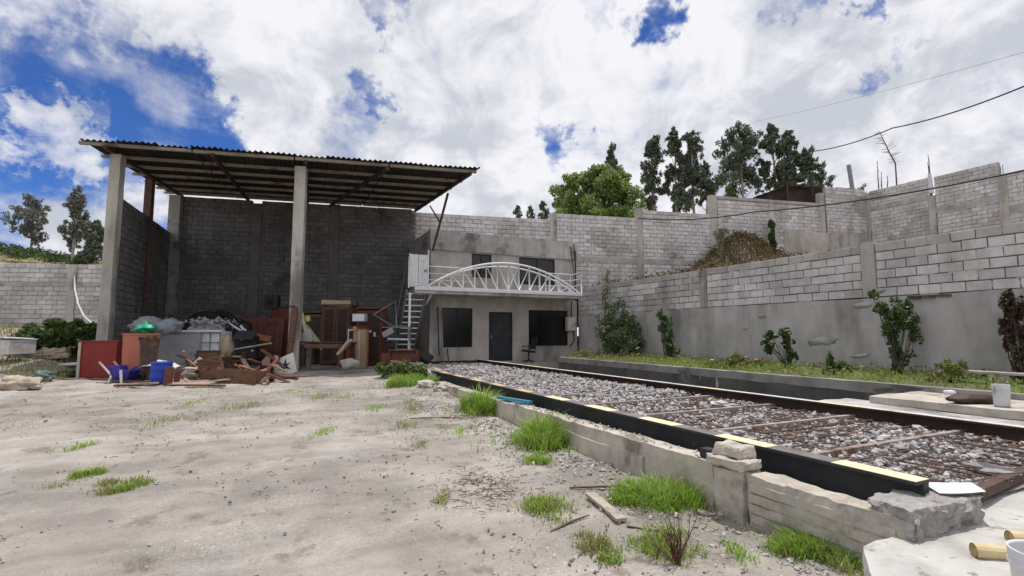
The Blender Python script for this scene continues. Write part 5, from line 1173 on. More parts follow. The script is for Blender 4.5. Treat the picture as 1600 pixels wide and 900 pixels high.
m = MB(); a, e, g_ = A + HEAD * .3, B + HEAD * .3, onl(1276, 288) + HEAD * .8; lo = Vector((0, 0, -3.2))
m.add([a + lo, g_ + lo, g_, e, a], [(0, 1, 2, 3, 4)]); m.add([a + lo + HEAD * .1, g_ + lo + HEAD * .1, g_ + HEAD * .1, e + HEAD * .1, a + HEAD * .1], [(4, 3, 2, 1, 0)]); m.build('gable_boards', 'rust_dark', sh)
for p_ in (A, B, onl(1276, 290) + HEAD * .5): MB().beam(p_ + Vector((0, 0, -4)), p_ + Vector((0, 0, -.02)), .12, .12).build('post', 'wood_dark', sh)
a = onl(1344, 296) + HEAD * .4; e = onl(1333, 254) + HEAD * .4; tag(MB().beam(a - Vector((0, 0, 2)), e, .18, .18).build('wooden_pole', 'steel_grey', bevel=.01), 'grey leaning square pole rising behind the shelter roof end', 'pole')
def stalks(label, spec, nm='dry_stalk'):
    for i, (px, pyt, pyb, dx) in enumerate(spec):
        x = CX + 1.2; a, e = gx(px, pyb, x), gx(px + dx, pyt, x); a.z -= 1.2; m = MB(); m.tube([a, a.lerp(e, .6) + Vector((0, .03, 0)), e], [.045, .03, .012], 6)
        for k in range(5): c = a.lerp(e, .55 + .09 * k); m.tube([c, c + Vector((0, random.uniform(-.12, .12), .14))], [.012, .005], 4)
        tag(m.build(nm, 'twig'), label[i], 'dry stalk')
stalks(['tallest dry stalk left of the spindly dead plant', 'short thin stalk beside the tallest dry stalk', 'low dry stalk nearest the spindly dead plant'], [(1373, 251, 290, -2), (1378, 268, 290, -1), (1386, 275, 288, 1)])
x = CX + 1.5; a = gx(1401, 290, x); a.z -= 1; t = thing('dead_flower_stalk', 'spindly leaning dead plant stalk standing above the corner wall', 'dead plant', a); pp = [a, gx(1399, 255, x), gx(1388, 235, x), gx(1374, 205, x)]; m = MB(); m.tube(pp, [.05, .04, .035, .015], 6)
for k in range(26):
    s = k / 25 * 1.9 + 1.0; i = min(2, int(s)); c = pp[i].lerp(pp[i + 1], s - i); g = random.choice((-1, 1)); l = random.uniform(.15, .55); m.tube([c, c + Vector((0, g * l, random.uniform(0, .25)))], [.016, .008], 4)
m.build('stalk', 'twig', t)
q = gx(1355, 300, CX) + HEAD * 1; q.z -= .6; bush('wall_top_shrub', 'small bluish shrub peeping over the corner of the upper walls', q, [(0, 0, .7, .45, .4, .4), (.35, 0, 1.1, .3, .3, .3)], 'leaf_euca_grey', 500, .07)
# overhead lines
def wire(label, pts, r, sag=0.0):
    m = MB(); P_ = []
    for i in range(len(pts) - 1):
        for k in range(12):
            t = k / 12; q = pts[i].lerp(pts[i + 1], t); q.z -= sag * 4 * t * (1 - t); P_.append(q)
    P_.append(pts[-1]); m.tube(P_, r, 5, 0, False); return tag(m.build('overhead_wire', 'cable', smooth=True), label, 'wire')
wire('twisted overhead wire crossing the sky from the eucalyptus to the right edge', [at(1118, 278, 52), at(1265, 237, 40), at(1395, 200, 30), at(1640, 118, 20)], .038, .25)
wire('thick black cable strung low in front of the upper walls', [at(998, 341, 23.2), at(1180, 331, 20), at(1640, 258, 13)], .028, .18)
wire('faint thin wire high in the right part of the sky', [at(1180, 190, 70), at(1640, 70, 30)], .012, .3)

# ---------------------------------------------------------------- salvaged goods and rubbish
class J:
    """local frame of a thing: x along camera right, y away, z up, turned by yaw degrees; pixel sizes of the survey become metres"""
    def __init__(s, name, label, cat, px, py, yaw=0, lift=0.0, fwd=None, group=None, z=None):
        s.g = at(px, py, fwd) if fwd else P(px, py)
        if z is not None: s.g = gz(px, py, z)
        s.g = Vector(s.g) + Vector((0, 0, lift)); s.k = fw(s.g) / 783.0; s.R = Matrix.Rotation(-YAW + R(yaw), 3, 'Z')
        s.t = thing(name, label, cat, s.g, group)
    def p(s, x, y, z): return s.g + s.R @ Vector((x, y, z))
    def box(s, m, c, size, rot=(0, 0, 0), mi=0): return m.box(s.p(*c), size, s.R @ Euler(tuple(R(a) for a in rot)).to_matrix(), mi)
    def B(s, name, mt, c, size, rot=(0, 0, 0), bevel=.006, par=None):
        m = MB(); s.box(m, c, size, rot); return m.build(name, mt, par or s.t, bevel=bevel)
    def tube(s, name, mt, pts, r, n=8, par=None): return MB().tube([s.p(*q) for q in pts], r, n).build(name, mt, par or s.t, smooth=True)
    def blob(s, name, mt, c, rad, seed, amp=.3, freq=1.6, rot=(0, 0, 0), flat=None, seg=18, rings=12):
        m = MB(); m.blob(s.p(*c), rad, seed, amp, freq, seg, rings, s.R @ Euler(tuple(R(a) for a in rot)).to_matrix(), 0, flat); return m.build(name, mt, s.t, smooth=True)
    def lathe(s, name, mt, c, prof, n=24, rot=(0, 0, 0), sx=1, sy=1, smooth=True):
        m = MB(); m.lathe(s.p(*c), prof, n, s.R @ Euler(tuple(R(a) for a in rot)).to_matrix(), 0, sx, sy); return m.build(name, mt, s.t, smooth=smooth)
def tank(j, w, d, h, mt, rim=.03, inner=True, ribs=0, wall=.02):
    m = MB()
    j.box(m, (0, -d / 2 + wall / 2, h / 2), (w, wall, h)); j.box(m, (0, d / 2 - wall / 2, h / 2), (w, wall, h)); j.box(m, (-w / 2 + wall / 2, 0, h / 2), (wall, d - 2 * wall, h)); j.box(m, (w / 2 - wall / 2, 0, h / 2), (wall, d - 2 * wall, h)); j.box(m, (0, 0, .02), (w - 2 * wall, d - 2 * wall, .03))
    m.build('shell', mt, j.t, bevel=.008)
    m = MB(); e = rim
    j.box(m, (0, -d / 2 - .008, h - e / 2 + .004), (w + .04, .03, e)); j.box(m, (0, d / 2 + .008, h - e / 2 + .004), (w + .04, .03, e)); j.box(m, (-w / 2 - .008, 0, h - e / 2 + .004), (.03, d - .02, e)); j.box(m, (w / 2 + .008, 0, h - e / 2 + .004), (.03, d - .02, e))
    m.build('rim', mt, j.t, bevel=.005)
    for i in range(ribs): j.B('rib', mt, (-w / 2 + w * (i + .5) / ribs, -d / 2 - .012, h * .48), (.04, .02, h * .85))
# big containers in the front row
j = J('metal_tank', 'dark red painted open metal tank leftmost of the front row of containers', 'tank', 163, 590, 4, fwd=fw(P(163, 590)) + .15); k = j.k; j.g.z = gh(j.g.x, j.g.y); tank(j, 56 * k, .55, 56 * k, 'red_paint', .03); j.B('corner_post', 'kerb_concrete', (-27 * k, -.30, 27 * k), (.07, .03, 54 * k)); j.B('corner_post', 'red_paint', (26 * k, -.30, 27 * k), (.05, .03, 54 * k))
j = J('plastic_tank', 'tall salmon-orange plastic tank with a rolled rim', 'tank', 217, 592, -6); k = j.k; w = 25 * k; h = 70 * k
j.lathe('body', 'orange_plastic', (0, 0, 0), [(0, .01), (w * .93, .01), (w * .95, .05), (w, h * .96), (w * 1.06, h * .965), (w * 1.06, h), (w * .97, h), (w * .90, .06), (0, .06)], 10, (0, 0, 18), 1.0, .8, False)
j = J('grey_tank', 'large grey flat-sided water tank to the right of the salmon tank', 'tank', 280, 581, 2); k = j.k; tank(j, 82 * k, .95, 61 * k, 'grey_plastic', .025)
j = J('rusty_drum', 'crushed brown rusty sheet drum leaning against the salmon tank', 'drum', 232, 590, 5, fwd=fw(P(217, 592)) - .5); k = j.k; m = MB(); n = 16; hh = 62 * k
pr = [(.55, 0), (.62, .2), (.66, .45), (.72, .7), (.80, .9), (.86, 1.0)]
for side in (1, .93):
    for r_, z_ in pr:
        for i in range(n):
            a = math.pi * (.05 + .9 * i / (n - 1)) + math.pi; q = 14 * k * r_ * 1.3 * side; m.v.append(tuple(j.p(math.cos(a) * q, math.sin(a) * q * .9 + .02 * math.sin(i * 2.3), z_ * hh + .05 * math.sin(i * 1.7 + z_ * 6) * z_)))
for s_ in range(2):
    for a in range(5):
        for i in range(n - 1):
            o = s_ * 6 * n; f = (o + a * n + i, o + a * n + i + 1, o + (a + 1) * n + i + 1, o + (a + 1) * n + i); m.f.append(f if s_ == 0 else f[::-1]); m.m.append(0)
m.build('sheet', 'rust', j.t, smooth=True); j.tube('torn_rim', 'rust', [(-15 * k, -.1, hh * .96), (-6 * k, -.25, hh * 1.02), (4 * k, -.25, hh * .99), (12 * k, -.1, hh * 1.04)], .02, 6)
def bag(name, label, cat, px, py, w, h, mt, fwd=None, lift=0, seed=1, amp=.35, d=.5, freq=2.0, z=None):
    j = J(name, label, cat, px, py, random.uniform(-15, 15), lift, fwd, z=z); k = j.k; rx, rz = w * k / 2, h * k / 2
    j.blob('body', mt, (0, 0, rz * .82), (rx, rx * d + .08, rz), seed, amp, freq, flat=rz * .82, seg=26, rings=18); j.blob('knot', mt, (rx * .25, -.02, rz * 1.75), (rx * .16, rx * .14, rz * .18), seed + 3, .4, 2, seg=8, rings=6); return j
f0 = fw(P(217, 592)) + .15
bag('green_bag', 'bright green plastic bag lying on the rim of the salmon tank', 'bag', 226, 521, 28, 17, 'green_plastic', f0 - .1, seed=2, amp=.45)
bag('grey_bag', 'bulky grey plastic bag left of the other grey one behind the tanks', 'bag', 232, 523, 50, 30, 'grey_bag', f0 + 1.0, seed=4)
bag('grey_bag', 'pale grey plastic bag heaped right behind the grey tank', 'bag', 264, 523, 38, 28, 'grey_bag', f0 + 1.0, seed=6)
# intermediate bulk container
j = J('caged_container', 'white plastic bulk container in a grid cage filled with rubble', 'container', 322, 582, 8, fwd=fw(P(300, 584)) + 1.0); k = j.k; w, h, d = 56 * k, 64 * k, .95
j.B('bottle', 'white_plastic', (0, 0, h / 2), (w - .05, d, h), bevel=.05)
for i in range(5): j.tube('cage_bar', 'steel_grey', [(-w / 2 + w * i / 4, -d / 2 - .04, 0), (-w / 2 + w * i / 4, -d / 2 - .04, h)], .014, 6)
for i in range(5): j.tube('cage_bar', 'steel_grey', [(-w / 2, -d / 2 - .05, h * (.04 + .23 * i)), (w / 2, -d / 2 - .05, h * (.04 + .23 * i))], .014, 6)
j.B('pallet', 'black_plastic', (0, 0, -.06), (w, d, .12)); j.B('top_rim', 'white_paint', (0, -d / 2 - .03, h), (w + .05, .05, .05))
g = j.p(0, 0, h); t = thing('rubble_heap', 'heap of grey rubble piled on the caged container', 'rubble', g); pts = [(g.x + rng.normal() * w * .24, g.y + rng.normal() * .2, g.z + abs(rng.normal()) * .08 + max(0, .26 - .5 * abs(rng.normal()) * .3)) for _ in range(150)]; MB().blob(g, (w * .42, .36, .26), 3, .4, 2, 16, 9).build('core', 'rubble', t); scatter_stones('chunks', pts, [random.uniform(.03, .085) for _ in pts], 'rubble', 'stuff', t, .2)
# black things at the back
def tyre(label, c, r, w, rot, group='old tyres in the shed'):
    t = thing('tyre', label, 'tyre', c, group); m = MB(); m.lathe(c, [(r * .55, -w * .42), (r * .62, -w * .5), (r * .92, -w * .5), (r, -w * .36), (r * 1.0, w * .36), (r * .92, w * .5), (r * .62, w * .5), (r * .55, w * .42), (r * .55, -w * .42)], 30, rot); m.build('casing', 'rubber', t, smooth=True)
    b_ = MB(); Rm = Euler(rot).to_matrix()
    for i in range(30): a = 2 * math.pi * i / 30; b_.box(Vector(c) + Rm @ Vector((math.cos(a) * r * 1.0, math.sin(a) * r * 1.0, 0)), (.03, .05, w * .7), Rm @ Matrix.Rotation(a, 3, 'Z'))
    b_.build('tread', 'rubber', t, kind='stuff'); return t
fb = fw(P(300, 584)) + 3.2
tyre('big black tyre leaning on the heap, left of the pair', at(318, 512, fb), .62, .3, (R(70), R(12), -YAW)); tyre('black tyre tipped over the other one on the heap', at(342, 508, fb + .5), .58, .28, (R(58), R(-20), -YAW + .3)); tyre('lower half-hidden black tyre behind the rubble container', at(300, 540, fb), .55, .28, (R(80), 0, -YAW - .4))
bag('black_bag', 'black rubbish bag slumped behind the rubble heap', 'bag', 365, 545, 60, 50, 'black_plastic', fb - .4, seed=9, d=.4)
bag('black_bag', 'lower black rubbish bag to the right of the caged container', 'bag', 386, 552, 34, 36, 'black_plastic', fb - 1.6, seed=12, d=.4)
tyre('flat old tyre lying behind the grey bags', at(255, 545, fb + .4), .5, .25, (R(20), 0, 0))
j = J('speaker_box', 'small black box perched on top of the rusty red sheets', 'box', 425, 482, 6, fwd=19.6); k = j.k; j.B('case', 'black_plastic', (0, 0, 10 * k), (20 * k, .35, 20 * k)); j.lathe('cone', 'rubber', (0, -.18, 10 * k), [(.0, .02), (.10, .01), (.16, -.01), (.17, 0)], 18, (90, 0, 0))
# rusty red sheets, cabinets
def panel(name, label, cat, px, py, w, h, mt, yaw=0, tilt=10, roll=0, th=.03, fwd=None, lift=0, boards=0, frame=None, z=None):
    """a board or sheet standing on its edge and leaning back by tilt degrees"""
    j = J(name, label, cat, px, py, yaw, lift, fwd, z=z); k = j.k; W, H_ = w * k, h * k; Rr = Euler((R(-tilt), R(roll), 0)).to_matrix()
    def q(x, y, z): return tuple(Rr @ Vector((x, y, z)))
    if boards:
        for i in range(boards): c = q(-W / 2 + W * (i + .5) / boards, 0, H_ / 2); j.B('board', mt, c, (W / boards - .012, th, H_ * random.uniform(.95, 1.02)), (-tilt, roll, 0))
        for z in (.2, .8): j.B('batten', mt, q(0, th * .9, H_ * z), (W, th * .8, .07), (-tilt, roll, 0))
    else:
        j.B('sheet', mt, q(0, 0, H_ / 2), (W, th, H_), (-tilt, roll, 0))
        if frame:
            for x in (-W / 2 + .03, W / 2 - .03): j.B('stile', frame, q(x, -th * .75, H_ / 2), (.05, th * .5, H_ - .002), (-tilt, roll, 0))
            for z in (.03, H_ - .03): j.B('rail', frame, q(0, -th * .72, z), (W - .11, th * .45, .05), (-tilt, roll, 0))
    return j
panel('red_boards', 'row of dark rusty red boards leaning against the back of the shed', 'boards', 395, 560, 84, 66, 'wood_red', 4, 12, 0, .03, 18.8, boards=6)
panel('red_sheet', 'dark red sheet leaning behind the middle column', 'sheet', 437, 560, 46, 82, 'wood_red', -6, 8, 0, .03, 19.3, frame='wood_dark')
panel('orange_board', 'faded orange board tilted on the heap left of the middle column', 'board', 408, 532, 24, 15, 'wood_orange', 20, 55, 14, .03, 16.9)
bag('tan_sack', 'tan woven sack standing on the heap before the black bags', 'sack', 352, 560, 30, 38, 'cream', 15.9, seed=15, amp=.2, d=.5)
j = J('dark_case', 'dark navy case standing open among the scrap boards', 'case', 384, 560, 10, fwd=15.9); k = j.k; j.B('case', 'black_plastic', (0, .1, 17 * k), (30 * k, .3, 34 * k)); j.B('lid', 'beam_black', (0, -.2, 36 * k), (30 * k, .03, 26 * k), (-60, 0, 0)); j.B('clasp', 'white_paint', (-6 * k, -.07, 29 * k), (.08, .02, .05)); j.B('clasp', 'white_paint', (10 * k, -.07, 12 * k), (.06, .02, .04))
j = J('white_batten', 'white batten sloping down from the rubble heap', 'batten', 370, 517, 0, fwd=16.2); k = j.k; j.tube('batten', 'white_paint', [(-16 * k, 0, 14 * k), (4 * k, .1, 0)], .03, 4)
j = J('white_offcut', 'short white offcut sticking up right of the rubble heap', 'offcut', 378, 518, 0, fwd=16.4); k = j.k; j.B('piece', 'white_paint', (0, 0, 6 * k), (.06, .05, 9 * k), (0, -35, 0)); j.B('end', 'white_paint', (6 * k, 0, 1 * k), (.05, .05, 7 * k), (0, -30, 0))
# broken furniture in front
def drawer(name, label, px, py, w, h, d, mt, yaw, pitch=0, roll=0, lift=0.02, fwd=None):
    j = J(name, label, 'box', px, py, yaw, lift, fwd); k = j.k; W, H_, D = w * k, h * k, d; Rr = Euler((R(pitch), R(roll), 0)).to_matrix()
    q = lambda x, y, z: tuple(Rr @ Vector((x, y, z)))
    j.B('front', mt, q(0, -D / 2, H_ / 2), (W + .04, .025, H_ + .03), (pitch, roll, 0)); j.B('back', mt, q(0, D / 2, H_ / 2), (W, .02, H_), (pitch, roll, 0))
    for x in (-1, 1): j.B('side', mt, q(x * (W / 2 - .01), 0, H_ / 2), (.02, D - .03, H_), (pitch, roll, 0))
    j.B('bottom', 'wood_pale', q(0, 0, .012), (W - .04, D - .04, .012), (pitch, roll, 0)); j.lathe('knob', 'wood_dark', q(0, -D / 2 - .03, H_ / 2), [(0, -.02), (.018, -.02), (.022, 0), (.012, .02)], 10, (90, 0, 0)); return j
drawer('upturned_drawer', 'upturned brown wooden box leaning at the front of the scrap heap', 335, 592, 28, 32, .5, 'wood_brown', 22, 0, -14)  # a loose drawer with knobbed front, standing upturned
drawer('long_drawer', 'long dark brown wooden trough lying at the front of the heap', 372, 598, 74, 18, .45, 'wood_brown', -6, 0, 3)  # long loose drawer lying on the ground
drawer('small_drawer', 'reddish shallow wooden tray tipped at the right of the scrap heap', 412, 588, 22, 12, .4, 'wood_red', 30, 20, 12)  # small loose drawer, tipped over
def chairframe(label, px, py, mt, yaw, tilt, scale=1.0):
    j = J('broken_chair', label, 'chair', px, py, yaw, .03); s = scale; Rr = Euler((R(tilt), R(tilt * .5), 0)).to_matrix(); q = lambda x, y, z: tuple(Rr @ Vector((x * s, y * s, z * s)))
    for x in (-.2, .2):
        j.tube('leg', mt, [q(x, -.2, 0), q(x, -.2, .45)], .02, 6); j.tube('leg', mt, [q(x, .2, 0), q(x, .2, .9)], .02, 6)
    j.B('seat', mt, q(0, 0, .45), (.44 * s, .44 * s, .03), (tilt, tilt * .5, 0))
    for z in (.6, .72, .84): j.B('slat', mt, q(0, .2, z), (.4 * s, .02, .05), (tilt, tilt * .5, 0))
    for y in (-.2, .2): j.tube('stretcher', mt, [q(-.2, y, .2), q(.2, y, .2)], .014, 6)
    return j
chairframe('broken brown chair lying tipped in the middle of the scrap heap', 350, 582, 'wood_brown', 30, 70, .8); chairframe('dark broken chair upside down behind the long trough', 392, 578, 'wood_dark', -40, 110, .8)
j = J('slatted_shelf', 'brown slatted shelf with pale edges in the middle of the heap', 'shelf', 370, 582, 14, .05); k = j.k
for i in range(4): j.B('slat', 'wood_pale' if i % 2 else 'wood_brown', (0, 0, (4 + 6 * i) * k), (14 * k, .35, .035), (0, 6, 0))
for x in (-1, 1): j.B('upright', 'wood_brown', (x * 8 * k, 0, 14 * k), (.035, .36, 30 * k), (0, 6, 0))
panel('mauve_board', 'mauve-brown veneer board leaning diagonally at the right of the heap', 'board', 416, 588, 20, 44, 'pink_board', -20, 30, -42, .025)
j = panel('star_panel', 'white square panel with a black star leaning before the middle column', 'panel', 448, 588, 34, 35, 'offwhite', 0, 24, -24, .03); k = j.k; Rr = Euler((R(-24), R(-24), 0)).to_matrix(); m = MB(); H_ = 35 * k; vs = []
for lay in (-.018, -.024):
    for i in range(12): a = 2 * math.pi * i / 12 + .2; r_ = (13 if i % 2 == 0 else 4.0) * k * (1 if i % 4 else .8); vs.append(j.p(*(Rr @ Vector((math.cos(a) * r_, lay, H_ / 2 + math.sin(a) * r_)))))
m.add(vs, [tuple(range(12, 24))[::-1]] + [(i, (i + 1) % 12, 12 + (i + 1) % 12, 12 + i) for i in range(12)]); m.build('black_star', 'grille_black', j.t)
panel('flat_board', 'pinkish board lying flat at the right end of the heap', 'board', 452, 590, 60, 22, 'pink_board', 8, 82, 0, .025, lift=.03)
panel('flat_board', 'tan board lying flat under the stacked one at the front left of the heap', 'board', 292, 603, 66, 20, 'pink_board', -6, 84, 0, .03, lift=.03)
panel('flat_board', 'small orange-tan board stacked on the flat tan board', 'board', 292, 593, 34, 12, 'cardboard', 6, 82, 0, .05, lift=.10)
panel('brown_panel', 'mottled brown cabinet side standing behind the upturned wooden box', 'panel', 322, 588, 34, 40, 'wood_brown', 14, 8, 0, .03, frame='wood_dark', fwd=fw(P(322, 590)) + .3)
panel('white_board', 'white curled board leaning out of the heap beside the blue barrel', 'board', 285, 592, 12, 40, 'offwhite', 20, 20, 38, .02)
j = J('white_cloth', 'crumpled white sheet draped over the blue barrel and rusty drum', 'sheet', 252, 573, 5, fwd=fw(P(252, 598)) + .35); k = j.k; m = MB(); n = 14; vs = []
for s_ in (0, 1):
    for a in range(n):
        for b_ in range(6): u, v = a / (n - 1), b_ / 5; vs.append(j.p((u - .5) * 46 * k, (v - .5) * .5, (9 - 9 * abs(u - .35) ** 1.2 * 1.7) * k + .06 * mn.noise(Vector((u * 5, v * 4, 3))) - .10 * (1 - v) ** 2 + s_ * .008))
fs = [(a * 6 + b_, (a + 1) * 6 + b_, (a + 1) * 6 + b_ + 1, a * 6 + b_ + 1) for a in range(n - 1) for b_ in range(5)]; m.add(vs, [f[::-1] for f in fs] + [tuple(i + n * 6 for i in f) for f in fs]); m.build('cloth', 'offwhite', j.t, smooth=True)
j = J('blue_barrel', 'bright blue plastic barrel standing in front of the grey tank', 'barrel', 251, 600, 0); k = j.k; w, h = 14.5 * k, 34 * k; j.lathe('body', 'blue_plastic', (0, 0, 0), [(0, .01), (w * .9, .01), (w * .96, .05), (w, h * .3), (w * 1.03, h * .33), (w, h * .36), (w, h * .64), (w * 1.03, h * .67), (w, h * .7), (w * .97, h * .95), (w * .9, h), (w * .82, h), (w * .8, h * .9), (0, h * .9)], 28); j.lathe('lid_ring', 'blue_plastic', (0, 0, h * .95), [(w, -.02), (w * 1.05, -.01), (w * 1.05, .02), (w * .96, .03)], 28)
panel('red_plank', 'dark red plank standing against the blue barrel', 'plank', 261, 604, 13, 30, 'wood_red', 6, 6, 2, .03, fwd=fw(P(251, 600)) - .34)
panel('red_plank', 'short dark red plank right of the one at the blue barrel', 'plank', 275, 601, 8, 22, 'wood_red', 20, 10, 4, .03)
j = J('blue_tub', 'indigo plastic wheelbarrow tub tipped among planks', 'wheelbarrow', 200, 596, -8); k = j.k; m = MB(); W, H_, D = 38 * k, 22 * k, .6
lo = [(-W * .36, -D * .35, .04), (W * .28, -D * .35, .04), (W * .28, D * .35, .04), (-W * .36, D * .35, .04)]; hi = [(-W * .5, -D / 2, H_ * 1.1), (W * .5, -D / 2, H_ * .8), (W * .5, D / 2, H_ * .8), (-W * .5, D / 2, H_ * 1.1)]
li = [(x * .93, y * .93, z + .03) for x, y, z in lo]; ti = [(x * .95, y * .95, z) for x, y, z in hi]; m.v = [tuple(j.p(*q)) for q in lo + hi + li + ti]
m.f = [(3, 2, 1, 0)] + [(a, (a + 1) % 4, 4 + (a + 1) % 4, 4 + a) for a in range(4)] + [(4 + a, 4 + (a + 1) % 4, 12 + (a + 1) % 4, 12 + a) for a in range(4)] + [(8 + (a + 1) % 4, 8 + a, 12 + a, 12 + (a + 1) % 4) for a in range(4)] + [(8, 9, 10, 11)]; m.m = [0] * len(m.f); m.build('tub', 'indigo_plastic', j.t, bevel=.01)
for y in (-.2, .2): j.tube('handle', 'offwhite', [(-W * .2, y, .08), (-W * .5, y, H_ * .5), (-W * 1.05, y, H_ * 1.35)], .025, 8)
j.lathe('wheel', 'rubber', (W * .62, -.04, .12), [(.06, -.03), (.12, -.03), (.13, 0), (.12, .03), (.06, .03)], 18, (90, 0, 0)); j.B('leg', 'offwhite', (W * .22, -.34, H_ * .4), (.05, .04, H_ * .9), (0, -8, 0)); j.B('leg', 'offwhite', (-W * .28, -.34, H_ * .2), (.04, .04, H_ * .5), (0, 20, 0))
for i, (px, py, l, yaw, mt, lb) in enumerate([(185, 598, 95, -9, 'wood_brown', 'long brown plank on the ground left of the wheelbarrow tub'), (200, 606, 44, -4, 'wood_red', 'thick dark plank end lying just before the wheelbarrow tub'), (215, 603, 60, 4, 'wood_weathered', 'grey weathered plank lying behind the thick plank end'), (320, 606, 60, 3, 'wood_brown', 'thin brown lath on the ground before the upturned wooden box'), (440, 594, 50, 6, 'wood_dark', 'dark lath on the slab edge at the right of the heap'), (395, 560, 54, 14, 'wood_weathered', 'pale lath lying slanted across the top of the heap')]):
    j = J('plank', lb, 'plank', px, py, yaw, .03 if i < 5 else .35, fwd=None if i < 5 else 15.2); m = MB(); W = l * j.k / 2
    c8 = [(-W, -.05, 0), (W, -.05, 0), (W, .05, 0), (-W, .05, 0), (-W, -.05, .04), (W, -.05, .04), (W, .05, .04), (-W, .05, .04)]
    rr = Euler((0, R(-10 if i == 5 else random.uniform(-2, 2)), 0)).to_matrix(); m.rough([j.p(*(rr @ Vector(q))) for q in c8], (10, 2, 1), .006, 7, i); m.build('plank_body', mt, j.t)
bush('dry_bush', 'round dry yellow bush in front of the red metal tank', P(160, 585) - HEAD * .3, [(0, 0, .30, .22, .18, .20)], 'grass_dry', 500, .04, 'dead plant', aspect=.25, stem='twig')
j = J('leaning_post', 'brown square timber leaning against the middle column', 'timber', 452, 584, 0, fwd=fw(MC) - .35); k = j.k; j.B('timber', 'wood_brown', (1 * k, 0, 52 * k), (.16, .09, 104 * k), (-4, 3, 0)); j.B('end_cap', 'wood_dark', (4 * k, -.02 - .14, 104 * k), (.165, .095, .04), (-4, 3, 0))
# right half of the shed
j = J('grey_post', 'round-topped grey concrete post standing right of the middle column', 'post', 475, 583, 0, fwd=16.4); k = j.k; j.lathe('shaft', 'broken_concrete', (0, 0, 0), [(0, 0), (9 * k, 0), (9 * k, 50 * k), (7 * k, 62 * k), (3 * k, 68 * k), (0, 69 * k)], 12, (0, 3, 0)); j.lathe('collar', 'kerb_concrete', (0, 0, 2 * k), [(10 * k, 0), (10.5 * k, 2 * k), (9 * k, 5 * k)], 12)
j = J('lime_batten', 'yellow-green stained batten leaning behind the grey post', 'batten', 484, 546, 0, fwd=17.4); k = j.k; j.B('batten', 'lime_strip', (-7 * k, 0, 28 * k), (.11, .05, 60 * k), (0, -15, 0)); j.B('notch', 'lime_strip', (-4 * k, -.03, 48 * k), (.14, .06, .2), (0, -15, 0))
j = J('khaki_board', 'khaki sloping plank right of the yellow-green batten', 'plank', 490, 545, 0, fwd=17.6); k = j.k; j.B('plank', 'cream', (0, 0, 18 * k), (.16, .05, 44 * k), (0, -38, 0)); j.B('foot', 'wood_pale', (12 * k, 0, 2 * k), (.17, .06, .12), (0, -38, 0))
def cabinet(name, label, px, py, w, h, d, mt, fwd, yaw=0, doors=2, shelf=False, frame='wood_dark', top=None):
    j = J(name, label, 'cabinet', px, py, yaw, 0, fwd); k = j.k; W, H_ = w * k, h * k + j.g.z - .447; j.g.z = .447; j.t.location.z = .447
    for x in (-1, 1): j.B('side', mt, (x * (W / 2 - .02), 0, H_ / 2), (.04, d, H_))
    j.B('back', frame, (0, d / 2 - .02, H_ / 2), (W - .08, .02, H_)); j.B('top', top or mt, (0, 0, H_ + .02), (W + .04, d + .04, .04)); j.B('bottom', mt, (0, 0, .05), (W - .08, d, .04))
    for i in range(doors):
        x = -W / 2 + .04 + (W - .08) * (i + .5) / doors; dd = j.B('door', mt, (x, -d / 2 - .012, H_ / 2), ((W - .09) / doors - .01, .024, H_ - .1)); j.B('inset', frame, (x, -d / 2 - .027, H_ / 2), ((W - .09) / doors - .16, .006, H_ - .3), par=dd); j.B('knob', 'steel_grey', (x + (W / doors) * .32, -d / 2 - .04, H_ * .52), (.03, .03, .05), par=dd)
    if shelf:
        for z in (.35, .68): j.B('shelf', mt, (0, 0, H_ * z), (W - .08, d - .05, .03))
    return j
cabinet('wardrobe', 'brown wooden wardrobe with inset doors at the back of the shed', 528, 566, 46, 88, .6, 'wood_brown', 19.2, -4, 2)
cabinet('cabinet', 'dark brown low cabinet half hidden by the column and grey post', 490, 566, 32, 76, .5, 'wood_brown', 19.4, 3, 1)
cabinet('open_cabinet', 'open dark cabinet standing right of the brown wardrobe', 555, 566, 30, 76, .5, 'wood_red', 19.6, 0, 0, True)
cabinet('red_cabinet', 'reddish-brown tall cabinet with small white stickers', 580, 566, 42, 82, .55, 'wood_red', 18.6, -3, 1)
j = J('cream_beam', 'cream wooden box beam lying on top of the wardrobe', 'beam', 527, 479, -4, fwd=19.1); k = j.k; j.B('beam', 'cream', (0, 0, 5 * k), (46 * k, .3, 9 * k), (0, 2, 0)); j.B('end_plate', 'wood_pale', (-23 * k, 0, 5.8 * k), (.03, .31, 9.4 * k), (0, 2, 0)); j.B('rear_block', 'wood_brown', (26 * k, .1, 5 * k), (8 * k, .3, 9 * k))
fp = 16.8
j = J('cardboard_box', 'tall narrow tan cardboard box standing upright', 'box', 560, 576, 4, fwd=fp); k = j.k; j.B('carton', 'cardboard', (0, .15, 30 * k), (19 * k, .3, 60 * k)); j.B('flap', 'cardboard', (-7 * k, -.03, 62 * k), (.12, .012, .16), (-25, 0, 0)); j.B('tape', 'cream', (0, -.003, 30 * k), (.05, .004, 59 * k))
j = J('orange_crate', 'orange-brown wooden crate behind the tall cardboard box', 'crate', 558, 573, 0, fwd=fp + .9); k = j.k; j.B('crate', 'wood_orange', (0, 0, 30 * k), (28 * k, .5, 62 * k)); j.B('crate_lid', 'wood_red', (1 * k, -.02, 62 * k), (31 * k, .55, .04))
for z in (12, 30, 48): j.B('slat', 'wood_brown', (0, -.262, z * k), (28 * k, .02, .06))
